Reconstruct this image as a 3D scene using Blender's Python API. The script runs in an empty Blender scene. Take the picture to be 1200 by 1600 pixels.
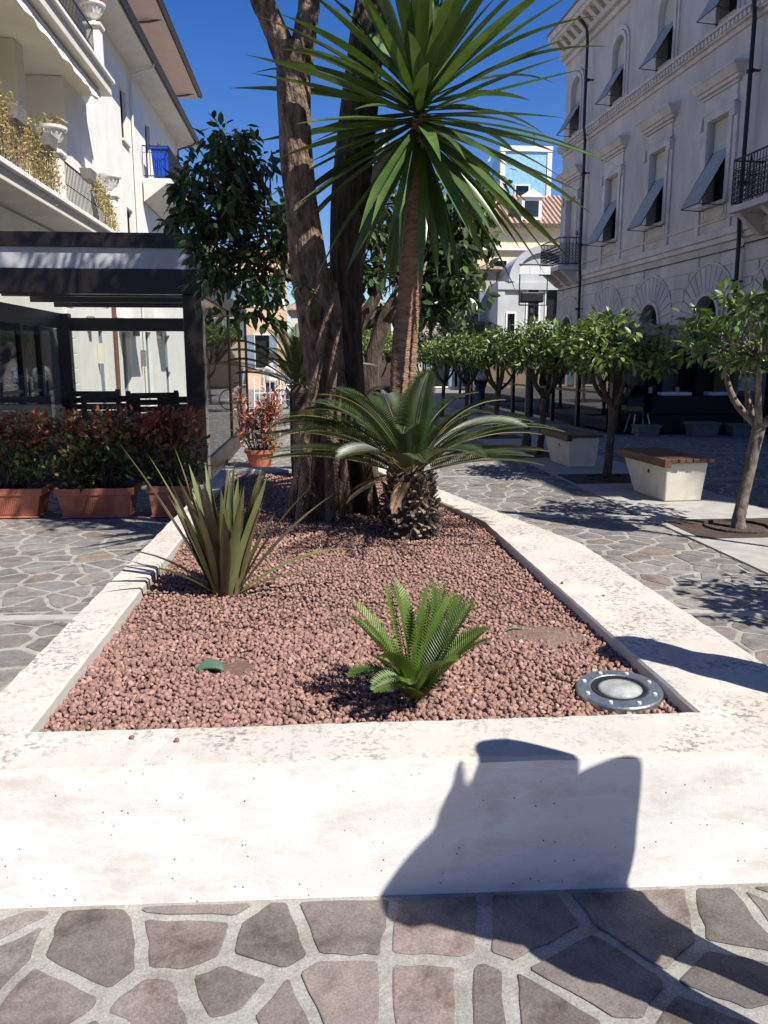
import bpy, bmesh, math, random
import numpy as np
from mathutils import Vector, Matrix, Quaternion
R = math.radians
random.seed(7); RNG = np.random.default_rng(11)
scn = bpy.context.scene; COL = scn.collection
# ---------------------------------------------------------------- camera, sky, sun, exposure
CAMH, FPX, YAW, PIT = 1.55, 1250.0, R(5.0), R(10.65)
cam = bpy.data.objects.new('camera', bpy.data.cameras.new('camera')); COL.objects.link(cam)
cam.data.sensor_fit = 'VERTICAL'; cam.data.sensor_height = 24; cam.data.lens = 24*FPX/1600
cam.data.clip_end = 900; cam.data.clip_start = 0.05
cam.location = (0, 0, CAMH); cam.rotation_euler = (R(90)-PIT, 0, -YAW)
scn.camera = cam
SUN_EL, SUN_AZ = R(53), R(135)          # azimuth clockwise from +Y
SUNV = Vector((math.sin(SUN_AZ)*math.cos(SUN_EL), math.cos(SUN_AZ)*math.cos(SUN_EL), math.sin(SUN_EL)))
world = bpy.data.worlds.new('World'); scn.world = world; world.use_nodes = True
wn = world.node_tree; wn.nodes.clear()
wo = wn.nodes.new('ShaderNodeOutputWorld'); wb = wn.nodes.new('ShaderNodeBackground'); ws = wn.nodes.new('ShaderNodeTexSky')
ws.sky_type = 'NISHITA'; ws.sun_disc = False; ws.sun_elevation = SUN_EL; ws.sun_rotation = SUN_AZ
ws.altitude = 600; ws.air_density = 1.0; ws.dust_density = 0.5; ws.ozone_density = 2.0
wb.inputs['Strength'].default_value = 0.083
whs = wn.nodes.new('ShaderNodeHueSaturation'); whs.inputs['Saturation'].default_value = 1.40; whs.inputs['Hue'].default_value = .518; wn.links.new(ws.outputs[0], whs.inputs['Color']); wn.links.new(whs.outputs[0], wb.inputs[0]); wn.links.new(wb.outputs[0], wo.inputs[0])
sl = bpy.data.lights.new('sun', 'SUN'); sl.energy = 5.0; sl.angle = R(0.53); sl.color = (1, 0.955, 0.88)
so = bpy.data.objects.new('sun', sl); COL.objects.link(so); so.rotation_euler = SUNV.to_track_quat('Z', 'Y').to_euler(); so.location = (8, -8, 20)
scn.view_settings.view_transform = 'Standard'; scn.view_settings.look = 'None'; scn.view_settings.gamma = 1
scn.view_settings.exposure = 0.72

# ---------------------------------------------------------------- helpers
_F = Vector((math.sin(YAW)*math.cos(PIT), math.cos(YAW)*math.cos(PIT), -math.sin(PIT)))
_Rt = Vector((math.cos(YAW), -math.sin(YAW), 0)); _Up = _Rt.cross(_F)
def ray(x, y): return _F + _Rt*((x-600)/FPX) - _Up*((y-800)/FPX)
def atz(x, y, z=0.0):
    d = ray(x, y); return Vector((0, 0, CAMH)) + d*((z-CAMH)/d.z)
def aty(x, y, Y):
    d = ray(x, y); return Vector((0, 0, CAMH)) + d*(Y/d.y)
def pj(p):
    v = Vector(p)-Vector((0, 0, CAMH)); w = v.dot(_F)
    return (600+FPX*v.dot(_Rt)/w, 800-FPX*v.dot(_Up)/w) if w > 0.05 else (-9999, -9999)

ORG = {}
def tag(o, label=None, cat=None, group=None, kind=None):
    if label: o['label'] = label
    if cat: o['category'] = cat
    if group: o['group'] = group
    if kind: o['kind'] = kind
    return o
def thing(name, label, cat, loc=(0, 0, 0), rotz=0.0, group=None, local=False):
    o = bpy.data.objects.new(name, None); COL.objects.link(o); o.empty_display_size = 0.2
    o.location = loc; o.rotation_euler = (0, 0, rotz)
    ORG[o.name] = Vector((0, 0, 0)) if local else Vector(loc)
    return tag(o, label, cat, group)
def org(o):
    while o.parent: o = o.parent
    return ORG.get(o.name, Vector((0, 0, 0)))
def link(name, me, m, parent=None, smooth=False):
    if m: me.materials.append(m)
    if smooth: me.polygons.foreach_set('use_smooth', [True]*len(me.polygons))
    o = bpy.data.objects.new(name, me); COL.objects.link(o)
    if parent is not None: o.parent = parent
    return o
class MB:
    def __init__(s): s.v = []; s.f = []; s.c = []
    def add(s, vs, fs, col=None):
        b = len(s.v); s.v += [tuple(p) for p in vs]; s.f += [tuple(i+b for i in f) for f in fs]
        s.c += [col or (1, 1, 1)]*len(vs); return s
    def box(s, x0, x1, y0, y1, z0, z1, col=None, M=None):
        vs = [Vector(p) for p in ((x0,y0,z0),(x1,y0,z0),(x1,y1,z0),(x0,y1,z0),(x0,y0,z1),(x1,y0,z1),(x1,y1,z1),(x0,y1,z1))]
        if M: vs = [M @ p for p in vs]
        return s.add(vs, [(0,3,2,1),(4,5,6,7),(0,1,5,4),(1,2,6,5),(2,3,7,6),(3,0,4,7)], col)
    def hexa(s, b, t, col=None):      # two quads, bottom and top
        return s.add(list(b)+list(t), [(0,3,2,1),(4,5,6,7),(0,1,5,4),(1,2,6,5),(2,3,7,6),(3,0,4,7)], col)
    def prism(s, poly, z0, z1, col=None):
        n = len(poly); vs = [(p[0], p[1], z0) for p in poly]+[(p[0], p[1], z1) for p in poly]
        fs = [tuple(reversed(range(n))), tuple(range(n, 2*n))]+[(i, (i+1) % n, n+(i+1) % n, n+i) for i in range(n)]
        return s.add(vs, fs, col)
    def tube(s, pts, rad, n=8, col=None, fn=None, cap=True):
        pts = [Vector(p) for p in pts]; k = len(pts)
        if not hasattr(rad, '__len__'): rad = [rad]*k
        vs = []; up = None
        for i in range(k):
            t = (pts[min(i+1, k-1)]-pts[max(i-1, 0)]).normalized()
            if up is None: up = Vector((1, 0, 0)) if abs(t.x) < .9 else Vector((0, 1, 0))
            a = (up-t*up.dot(t)).normalized(); up = a; b = t.cross(a)
            for j in range(n):
                th = 2*math.pi*j/n; r = rad[i]*(fn(i/(k-1), th) if fn else 1)
                vs.append(pts[i]+a*(r*math.cos(th))+b*(r*math.sin(th)))
        fs = [(i*n+j, i*n+(j+1) % n, (i+1)*n+(j+1) % n, (i+1)*n+j) for i in range(k-1) for j in range(n)]
        if cap: fs += [tuple(reversed(range(n))), tuple(range((k-1)*n, k*n))]
        return s.add(vs, fs, col)
    def lathe(s, prof, c=(0, 0, 0), n=20, col=None):
        vs = [(c[0]+r*math.cos(2*math.pi*j/n), c[1]+r*math.sin(2*math.pi*j/n), c[2]+z) for r, z in prof for j in range(n)]
        k = len(prof)
        fs = [(i*n+j, i*n+(j+1) % n, (i+1)*n+(j+1) % n, (i+1)*n+j) for i in range(k-1) for j in range(n)]
        fs += [tuple(reversed(range(n))), tuple(range((k-1)*n, k*n))]
        return s.add(vs, fs, col)
    def build(s, name, m, parent=None, smooth=False, bevel=0, useattr=False):
        if parent is not None: o0 = org(parent)
        else:
            a = np.array(s.v); o0 = Vector(((a[:,0].min()+a[:,0].max())/2, (a[:,1].min()+a[:,1].max())/2, a[:,2].min()))
        me = bpy.data.meshes.new(name)
        me.from_pydata([(p[0]-o0.x, p[1]-o0.y, p[2]-o0.z) for p in s.v], [], s.f); me.update()
        if useattr:
            at = me.color_attributes.new('col', 'FLOAT_COLOR', 'POINT')
            at.data.foreach_set('color', [x for c in s.c for x in (c[0], c[1], c[2], 1)])
        o = link(name, me, m, parent, smooth)
        if parent is None: o.location = o0; ORG[o.name] = o0
        if bevel:
            b = o.modifiers.new('bevel', 'BEVEL'); b.width = bevel; b.segments = 2; b.limit_method = 'ANGLE'
        return o
def mesh_np(name, V, T, cols=None, smooth=False):
    me = bpy.data.meshes.new(name); V = np.asarray(V, np.float32); T = np.asarray(T, np.int32)
    me.vertices.add(len(V)); me.vertices.foreach_set('co', V.ravel())
    k = T.shape[1]; me.loops.add(T.size); me.loops.foreach_set('vertex_index', T.ravel())
    me.polygons.add(len(T)); me.polygons.foreach_set('loop_start', np.arange(0, T.size, k, dtype=np.int32))
    me.polygons.foreach_set('loop_total', np.full(len(T), k, np.int32))
    if smooth: me.polygons.foreach_set('use_smooth', np.ones(len(T), bool))
    me.update(calc_edges=True)
    if cols is not None:
        at = me.color_attributes.new('col', 'FLOAT_COLOR', 'POINT')
        c = np.ones((len(V), 4), np.float32); c[:, :3] = cols; at.data.foreach_set('color', c.ravel())
    return me
def scatter(tv, tf, pos, rots, size, cols=None):
    """many copies of a small triangle template -> V, T, C"""
    tv = np.asarray(tv, float); tf = np.asarray(tf, int); n = len(pos); k = len(tv)
    size = np.asarray(size, float).reshape(n, 1, -1)
    V = np.einsum('nij,nkj->nki', rots, tv[None]*size)+np.asarray(pos)[:, None, :]
    T = tf[None]+(np.arange(n)*k)[:, None, None]
    C = None if cols is None else np.repeat(np.asarray(cols)[:, None, :], k, 1).reshape(-1, 3)
    return V.reshape(-1, 3), T.reshape(-1, tf.shape[1]), C
def rot_from(dirs, ups):
    x = dirs/np.linalg.norm(dirs, axis=1, keepdims=True)
    z = ups-x*np.sum(ups*x, 1, keepdims=True); z /= np.linalg.norm(z, axis=1, keepdims=True)+1e-9
    return np.stack([x, np.cross(z, x), z], 2)
def rand_rot(n, rng=RNG):
    q = rng.normal(size=(n, 4)); q /= np.linalg.norm(q, axis=1, keepdims=True); w, x, y, z = q.T
    return np.stack([np.stack([1-2*(y*y+z*z), 2*(x*y-z*w), 2*(x*z+y*w)], 1), np.stack([2*(x*y+z*w), 1-2*(x*x+z*z), 2*(y*z-x*w)], 1),
                     np.stack([2*(x*z-y*w), 2*(y*z+x*w), 1-2*(x*x+y*y)], 1)], 1)
LEAF_V = [(0,0,0),(.35,.21,.05),(.35,-.21,.05),(.72,.17,.02),(.72,-.17,.02),(1,0,-.07),(.35,0,0),(.72,0,-.02)]
LEAF_T = [(0,6,1),(0,2,6),(6,7,3),(6,3,1),(6,2,4),(6,4,7),(7,5,3),(7,4,5)]
LEAFS_V = [(0,0,0),(.45,.22,.06),(1,0,-.05),(.45,-.22,.06)]; LEAFS_T = [(0,2,1),(0,3,2)]

# ---------------------------------------------------------------- materials
def nt(name):
    m = bpy.data.materials.new(name); m.use_nodes = True; t = m.node_tree; t.nodes.clear()
    return m, t, t.nodes, t.links
def pm(name, c1, c2=None, scale=6, rough=.7, bump=0, bscale=None, attr=False, objvar=0, metal=0, spec=.4, transl=0, detail=6, stops=(.35, .65), bdist=.01, coat=0, stretch=None):
    m, t, N, L = nt(name)
    out = N.new('ShaderNodeOutputMaterial'); p = N.new('ShaderNodeBsdfPrincipled')
    p.inputs['Roughness'].default_value = rough; p.inputs['Metallic'].default_value = metal
    p.inputs['Specular IOR Level'].default_value = spec; p.inputs['Coat Weight'].default_value = coat
    tc = N.new('ShaderNodeTexCoord'); src = tc.outputs['Object']
    if stretch:
        mp = N.new('ShaderNodeMapping'); mp.inputs['Scale'].default_value = stretch; L.new(src, mp.inputs[0]); src = mp.outputs[0]
    c = None
    if c2 is not None:
        nz = N.new('ShaderNodeTexNoise'); nz.inputs['Scale'].default_value = scale; nz.inputs['Detail'].default_value = detail; nz.inputs['Roughness'].default_value = .6
        L.new(src, nz.inputs['Vector'])
        cr = N.new('ShaderNodeValToRGB'); cr.color_ramp.elements[0].position = stops[0]; cr.color_ramp.elements[1].position = stops[1]
        cr.color_ramp.elements[0].color = (*c1, 1); cr.color_ramp.elements[1].color = (*c2, 1)
        L.new(nz.outputs[0], cr.inputs[0]); c = cr.outputs[0]
    if attr:
        at = N.new('ShaderNodeAttribute'); at.attribute_name = 'col'
        if c is None:
            rg = N.new('ShaderNodeRGB'); rg.outputs[0].default_value = (*c1, 1); c = rg.outputs[0]
        mx = N.new('ShaderNodeMix'); mx.data_type = 'RGBA'; mx.blend_type = 'MULTIPLY'; mx.inputs[0].default_value = 1
        L.new(c, mx.inputs[6]); L.new(at.outputs[0], mx.inputs[7]); c = mx.outputs[2]
    if objvar:
        oi = N.new('ShaderNodeObjectInfo'); mr = N.new('ShaderNodeMapRange'); mr.inputs[3].default_value = 1-objvar; mr.inputs[4].default_value = 1+objvar
        L.new(oi.outputs['Random'], mr.inputs[0])
        hs = N.new('ShaderNodeHueSaturation')
        if c is None: hs.inputs['Color'].default_value = (*c1, 1)
        else: L.new(c, hs.inputs['Color'])
        L.new(mr.outputs[0], hs.inputs['Value']); c = hs.outputs[0]
    if c is None: p.inputs['Base Color'].default_value = (*c1, 1)
    else: L.new(c, p.inputs['Base Color'])
    if bump:
        nb = N.new('ShaderNodeTexNoise'); nb.inputs['Scale'].default_value = bscale or scale*4; nb.inputs['Detail'].default_value = 8; L.new(src, nb.inputs['Vector'])
        bp = N.new('ShaderNodeBump'); bp.inputs['Strength'].default_value = bump; bp.inputs['Distance'].default_value = bdist
        L.new(nb.outputs[0], bp.inputs['Height']); L.new(bp.outputs[0], p.inputs['Normal'])
    if transl:
        tr = N.new('ShaderNodeBsdfTranslucent'); ms = N.new('ShaderNodeMixShader'); ms.inputs[0].default_value = transl
        if c is None: tr.inputs[0].default_value = (*c1, 1)
        else:
            g = N.new('ShaderNodeMix'); g.data_type = 'RGBA'; g.blend_type = 'MULTIPLY'; g.inputs[0].default_value = 1
            g.inputs[7].default_value = (1.5, 1.5, .7, 1); L.new(c, g.inputs[6]); L.new(g.outputs[2], tr.inputs[0])
        L.new(p.outputs[0], ms.inputs[1]); L.new(tr.outputs[0], ms.inputs[2]); L.new(ms.outputs[0], out.inputs[0])
    else: L.new(p.outputs[0], out.inputs[0])
    return m
def glass(name, tint=(.86, .9, .88), refl=.12):
    m, t, N, L = nt(name); out = N.new('ShaderNodeOutputMaterial')
    lw = N.new('ShaderNodeLayerWeight'); lw.inputs[0].default_value = .25
    mr = N.new('ShaderNodeMapRange'); mr.inputs[3].default_value = refl*.5; mr.inputs[4].default_value = .9; L.new(lw.outputs['Fresnel'], mr.inputs[0])
    tr = N.new('ShaderNodeBsdfTransparent'); tr.inputs[0].default_value = (*tint, 1)
    gl = N.new('ShaderNodeBsdfGlossy'); gl.inputs['Roughness'].default_value = .02
    ms = N.new('ShaderNodeMixShader'); L.new(mr.outputs[0], ms.inputs[0]); L.new(tr.outputs[0], ms.inputs[1]); L.new(gl.outputs[0], ms.inputs[2])
    L.new(ms.outputs[0], out.inputs[0]); return m
def concrete(name, base, dark, pits=1.0, stain=None, topdirt=0.0, bumps=.35, squash=None):
    """cast concrete: mottled, pitted, with stains; lichen only on upward faces"""
    m, t, N, L = nt(name); out = N.new('ShaderNodeOutputMaterial'); p = N.new('ShaderNodeBsdfPrincipled'); p.inputs['Roughness'].default_value = .85; p.inputs['Specular IOR Level'].default_value = .25
    tc = N.new('ShaderNodeTexCoord'); S = tc.outputs['Object']
    S2 = S
    if squash:
        mp = N.new('ShaderNodeMapping'); mp.inputs['Scale'].default_value = squash; L.new(S, mp.inputs[0]); S2 = mp.outputs[0]
    def noise(sc, det=6, rgh=.6):
        n = N.new('ShaderNodeTexNoise'); n.inputs['Scale'].default_value = sc; n.inputs['Detail'].default_value = det; n.inputs['Roughness'].default_value = rgh; L.new(S2 if sc < 8 else S, n.inputs['Vector']); return n.outputs[0]
    def ramp(src, a, b, ca=(0, 0, 0), cb=(1, 1, 1)):
        r = N.new('ShaderNodeValToRGB'); r.color_ramp.elements[0].position = a; r.color_ramp.elements[1].position = b
        r.color_ramp.elements[0].color = (*ca, 1); r.color_ramp.elements[1].color = (*cb, 1); L.new(src, r.inputs[0]); return r.outputs[0]
    def mix(f, a, b, mode='MIX'):
        x = N.new('ShaderNodeMix'); x.data_type = 'RGBA'; x.blend_type = mode
        for v, i in ((f, 0), (a, 6), (b, 7)):
            if isinstance(v, (int, float)): x.inputs[i].default_value = v
            elif isinstance(v, tuple): x.inputs[i].default_value = (*v, 1)
            else: L.new(v, x.inputs[i])
        return x.outputs[2]
    def mul(a, b):
        x = N.new('ShaderNodeMath'); x.operation = 'MULTIPLY'
        for v, i in ((a, 0), (b, 1)):
            if isinstance(v, (int, float)): x.inputs[i].default_value = v
            else: L.new(v, x.inputs[i])
        return x.outputs[0]
    c = mix(ramp(noise(2.2), .35, .7), tuple(x*.86 for x in base), base)
    if stain: c = mix(mul(ramp(noise(3.1, 10, .75), .50, .68), .5), c, stain); c = mix(mul(ramp(noise(5.7, 10, .8), .55, .68), .35), c, tuple(x*.55 for x in base))
    vr = N.new('ShaderNodeTexVoronoi'); vr.inputs['Scale'].default_value = 42; L.new(S, vr.inputs['Vector'])
    pit = ramp(vr.outputs['Distance'], .09, .13, (1, 1, 1), (0, 0, 0))
    pit = mul(pit, ramp(noise(7, 2), .52, .58)); pit = mul(pit, pits)
    c = mix(pit, c, dark)
    if topdirt:
        g = N.new('ShaderNodeNewGeometry'); sx = N.new('ShaderNodeSeparateXYZ'); L.new(g.outputs['Normal'], sx.inputs[0])
        up = ramp(sx.outputs['Z'], .6, .9)
        li = mul(ramp(noise(48, 5, .65), .50, .60), ramp(noise(4, 4), .40, .60)); li = mul(mul(li, up), topdirt)
        c = mix(li, c, tuple(x*.36 for x in base))
        wm = mul(mul(ramp(noise(1.3, 3), .4, .7), up), .35); c = mix(wm, c, (.50, .42, .34))
    L.new(c, p.inputs['Base Color'])
    bp = N.new('ShaderNodeBump'); bp.inputs['Strength'].default_value = bumps; bp.inputs['Distance'].default_value = .006
    hh = N.new('ShaderNodeMath'); hh.operation = 'SUBTRACT'; L.new(noise(60, 8, .7), hh.inputs[0]); L.new(pit, hh.inputs[1]); L.new(hh.outputs[0], bp.inputs['Height']); L.new(bp.outputs[0], p.inputs['Normal'])
    L.new(p.outputs[0], out.inputs[0]); return m

M = {}
M['planter'] = concrete('planter_concrete', (.52, .495, .445), (.09, .08, .07), 1.0, (.38, .30, .22), 1.0)
M['planter_face'] = concrete('whitewashed_concrete', (.86, .85, .82), (.09, .08, .075), 1.0, (.48, .38, .29), 0, .14, (1.0, 1.0, 2.6))
M['bench_conc'] = concrete('bench_concrete', (.68, .64, .56), (.2, .18, .15), .5, (.5, .42, .32), .3)
M['pale_slab'] = pm('pale_slab', (.27, .262, .24), (.36, .35, .322), 5, .85, .3, 60)
def grainy(name, lo, hi, attr, gscale=150, bump=.7, bs=70, stain=(.55, .5, .45)):
    m, t, N, L = nt(name); out = N.new('ShaderNodeOutputMaterial'); p = N.new('ShaderNodeBsdfPrincipled'); p.inputs['Roughness'].default_value = .78; p.inputs['Specular IOR Level'].default_value = .3
    tc = N.new('ShaderNodeTexCoord'); S = tc.outputs['Object']
    def noise(sc, det=8, rg=.65):
        n = N.new('ShaderNodeTexNoise'); n.inputs['Scale'].default_value = sc; n.inputs['Detail'].default_value = det; n.inputs['Roughness'].default_value = rg; L.new(S, n.inputs['Vector']); return n.outputs[0]
    def ramp(src, a, b, ca, cb):
        r = N.new('ShaderNodeValToRGB'); r.color_ramp.elements[0].position = a; r.color_ramp.elements[1].position = b; r.color_ramp.elements[0].color = (*ca, 1); r.color_ramp.elements[1].color = (*cb, 1); L.new(src, r.inputs[0]); return r.outputs[0]
    def mulc(a, b):
        x = N.new('ShaderNodeMix'); x.data_type = 'RGBA'; x.blend_type = 'MULTIPLY'; x.inputs[0].default_value = 1; L.new(a, x.inputs[6]); L.new(b, x.inputs[7]); return x.outputs[2]
    c = ramp(noise(10), .3, .7, lo, hi)
    c = mulc(c, ramp(noise(gscale, 3, .8), .3, .72, (.66, .66, .66), (1.32, 1.30, 1.28)))
    c = mulc(c, ramp(noise(4.5, 9, .75), .36, .52, stain, (1, 1, 1)))
    v = N.new('ShaderNodeTexVoronoi'); v.inputs['Scale'].default_value = 55; L.new(S, v.inputs['Vector'])
    c = mulc(c, ramp(v.outputs['Distance'], .05, .09, (2.0, 1.95, 1.85), (1, 1, 1)))
    if attr:
        at = N.new('ShaderNodeAttribute'); at.attribute_name = 'col'; c = mulc(c, at.outputs[0])
    L.new(c, p.inputs['Base Color'])
    bp = N.new('ShaderNodeBump'); bp.inputs['Strength'].default_value = bump; bp.inputs['Distance'].default_value = .008; L.new(noise(bs, 10, .75), bp.inputs['Height']); L.new(bp.outputs[0], p.inputs['Normal'])
    L.new(p.outputs[0], out.inputs[0]); return m
M['mortar'] = grainy('mortar', (.24, .236, .215), (.37, .362, .33), False, 120, .9, 45, (.72, .69, .64))
M['stone'] = grainy('porphyry', (.74, .74, .76), (1.16, 1.10, 1.05), True)
M['soil'] = pm('dark_soil', (.035, .024, .018), (.075, .05, .036), 14, .95, .8, 60)
M['lava_base'] = pm('lava_dust', (.11, .062, .050), (.17, .10, .08), 30, .95, .9, 90)
M['lava'] = pm('lava_gravel', (.75, .72, .72), (1.2, 1.15, 1.1), 60, .95, .7, 220, attr=True, spec=.15, bdist=.004)
M['dust'] = pm('sandy_dirt', (.13, .085, .062), (.20, .135, .10), 25, .95, .9, 80)
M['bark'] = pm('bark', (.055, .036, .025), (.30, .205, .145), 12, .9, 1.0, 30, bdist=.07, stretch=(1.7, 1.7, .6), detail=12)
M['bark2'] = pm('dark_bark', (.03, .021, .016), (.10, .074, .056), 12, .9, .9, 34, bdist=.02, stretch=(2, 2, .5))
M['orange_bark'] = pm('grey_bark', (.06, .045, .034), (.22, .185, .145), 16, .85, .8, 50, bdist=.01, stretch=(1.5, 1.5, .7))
M['yucca_bark'] = pm('yucca_bark', (.16, .085, .052), (.34, .21, .135), 14, .9, .9, 40, bdist=.02, stretch=(.8, .8, 2.6))
M['leaf'] = pm('glossy_leaf', (1.0, 1.0, 1.0), None, rough=.43, attr=True, transl=.16, spec=.5)
M['leaf1'] = pm('single_leaf', (.040, .078, .018), (.075, .13, .03), 8, .33, objvar=.4, transl=.18, spec=.5)
M['leafd1'] = pm('single_dark_leaf', (.016, .036, .012), (.034, .065, .018), 8, .28, objvar=.4, transl=.1, spec=.5)
M['yucca'] = pm('yucca_leaf', (.046, .085, .022), (.088, .145, .036), 4, .36, objvar=.3, transl=.14, spec=.5)
M['frond'] = pm('sago_frond', (.026, .050, .015), (.055, .090, .022), 5, .42, objvar=.2, transl=.1, spec=.55)
M['frond2'] = pm('young_frond', (.055, .105, .014), (.11, .17, .024), 6, .42, objvar=.22, transl=.18, spec=.55)
M['rachis'] = pm('frond_rib', (.16, .12, .035), (.09, .10, .03), 12, .5)
M['flax'] = pm('flax_leaf', (.085, .075, .036), (.16, .135, .07), 3, .42, objvar=.35, transl=.12, spec=.5)
M['flaxg'] = pm('green_flax_leaf', (.10, .135, .04), (.19, .20, .08), 4, .4, objvar=.2, transl=.15)
M['stub'] = pm('leaf_stub', (.035, .022, .015), (.27, .225, .18), 30, .9, .5, 60, objvar=.65, stops=(.45, .75))
M['dry'] = pm('dry_leaf', (.24, .15, .08), (.42, .30, .17), 14, .8, objvar=.3, transl=.1)
M['terracotta'] = pm('terracotta', (.33, .105, .06), (.43, .155, .09), 7, .62, .15, 60)
M['potsoil'] = M['soil']
M['steel'] = pm('galvanised_steel', (.30, .34, .36), (.45, .48, .49), 18, .38, .15, 40, metal=.85)
M['lens'] = pm('lamp_lens', (.24, .25, .235), (.40, .41, .385), 14, .12, .1, 30, spec=.8)
M['reflector'] = pm('reflector', (.55, .56, .54), (.8, .8, .78), 20, .45, metal=.2)
M['black'] = pm('black_iron', (.016, .016, .018), None, rough=.5, objvar=.2)
M['brown_frame'] = pm('dark_brown_frame', (.011, .008, .007), (.018, .012, .010), 5, .4, spec=.5)
M['white_paint'] = pm('white_render', (.72, .70, .64), (.80, .78, .73), 1.3, .85, .12, 30)
M['cream'] = pm('cream_render', (.62, .58, .49), (.70, .66, .57), 1.2, .88, .12, 30)
M['soffit'] = pm('soffit_plaster', (.60, .56, .50), (.68, .64, .57), 2, .9)
M['soffit2'] = pm('pink_soffit', (.58, .46, .41), (.64, .52, .46), 2, .9)
M['gutter'] = pm('dark_gutter', (.05, .053, .058), (.075, .078, .085), 4, .45, metal=.3)
M['marble'] = pm('travertine', (.50, .452, .405), (.67, .61, .55), 1.1, .75, .25, 22, objvar=.06, detail=12, stretch=(1, 1, .45))
M['marble2'] = pm('travertine_trim', (.53, .48, .435), (.67, .61, .555), 2.5, .7, .15, 25, objvar=.06)
M['darkglass'] = pm('dark_window', (.012, .013, .016), (.03, .032, .036), 1.2, .08, spec=.6)
M['blind'] = pm('cream_blind', (.52, .48, .40), (.58, .54, .46), 3, .8, .2, 90, stretch=(.2, .2, 8))
M['awning'] = pm('grey_green_canvas', (.30, .32, .30), (.38, .40, .37), 3, .8)
M['wood'] = pm('bench_wood', (.060, .028, .018), (.115, .055, .034), 7, .6, .3, 40, objvar=.25, stretch=(4, .6, 4))
M['greywood'] = pm('painted_slats', (.045, .042, .040), (.07, .065, .06), 8, .6, .2, 40, objvar=.15)
M['shopdoor'] = pm('pale_shop_door', (.30, .32, .33), (.42, .43, .42), 3, .5)
M['glass'] = glass('clear_glass', (.95, .96, .955), .06)
M['sideglass'] = glass('side_glass', (.30, .38, .36), .4)
M['pvc'] = pm('roller_fabric', (.36, .36, .37), (.47, .47, .48), 3, .45)
M['blue'] = pm('blue_plastic', (.012, .075, .50), None, rough=.4)
M['redflower'] = pm('red_flower', (.55, .02, .03), None, rough=.6, attr=True)
M['offwhite'] = pm('offwhite_plastic', (.74, .74, .72), None, rough=.45)
M['greenlid'] = pm('green_plastic', (.05, .10, .07), (.085, .15, .10), 20, .5)
M['paper'] = pm('printed_wrapper', (.62, .66, .75), (.75, .35, .32), 40, .4, stops=(.5, .54))
M['yellow'] = pm('yellow_render', (.66, .56, .36), (.74, .65, .45), 1, .9)
M['peach'] = pm('peach_render', (.62, .42, .27), (.69, .50, .34), 1, .9)
M['church'] = pm('pale_grey_render', (.44, .45, .45), (.52, .53, .53), 1, .9)
M['taupe'] = pm('taupe_render', (.44, .39, .33), (.52, .46, .39), 1, .9)
M['tile'] = pm('roof_tile', (.20, .125, .09), (.40, .29, .215), 9, .85, .5, 20, objvar=.25)
M['bluetile'] = pm('blue_majolica', (.20, .42, .62), (.36, .58, .74), 5, .35)
M['shutter'] = pm('blue_grey_shutter', (.16, .22, .28), (.22, .28, .34), 5, .6)
M['canvas'] = pm('cream_canvas', (.36, .29, .21), (.43, .35, .26), 4, .85)
M['lettering'] = pm('brown_lettering', (.06, .02, .012), None, rough=.7)
M['greypot'] = pm('grey_pot', (.16, .15, .14), (.22, .21, .19), 9, .7)
M['shade'] = pm('lamp_shade', (.62, .62, .60), None, rough=.8, transl=.3)
M['sofa'] = pm('dark_wicker', (.018, .014, .012), (.04, .03, .026), 40, .7, .5, 90)
def cloth(n, c, c2=None): return pm(n, c, c2 or tuple(x*.75 for x in c), 5, .85, .2, 40)

# ================================================================ THE SETTING
OUT = [(-1.11, 2.15), (1.70, 2.05), (1.66, 4.75), (1.12, 6.96), (.80, 8.7), (-.98, 8.7)]
INN = [(-.895, 2.385), (1.23, 2.34), (1.195, 5.5), (.965, 6.63), (.62, 8.42), (-.83, 8.42)]
RIM = .43
g = MB(); g.add([(-300, -120, 0), (300, -120, 0), (300, 500, 0), (-300, 500, 0)], [(0, 1, 2, 3)])
GROUND = g.build('ground', M['mortar']); tag(GROUND, 'pale mortar bed between the crazy paving stones of the street', kind='structure')
def clip(poly, p, n):                 # keep side where (q-p).n <= 0
    out = []
    for i in range(len(poly)):
        a, b = poly[i], poly[(i+1) % len(poly)]
        da = (a[0]-p[0])*n[0]+(a[1]-p[1])*n[1]; db = (b[0]-p[0])*n[0]+(b[1]-p[1])*n[1]
        if da <= 0: out.append(a)
        if (da < 0 < db) or (db < 0 < da):
            t = da/(da-db); out.append((a[0]+(b[0]-a[0])*t, a[1]+(b[1]-a[1])*t))
    return out
def inside(poly, x, y):
    r = False; n = len(poly)
    for i in range(n):
        (x1, y1), (x2, y2) = poly[i], poly[(i+1) % n]
        if (y1 > y) != (y2 > y) and x < (x2-x1)*(y-y1)/(y2-y1)+x1: r = not r
    return r
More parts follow.
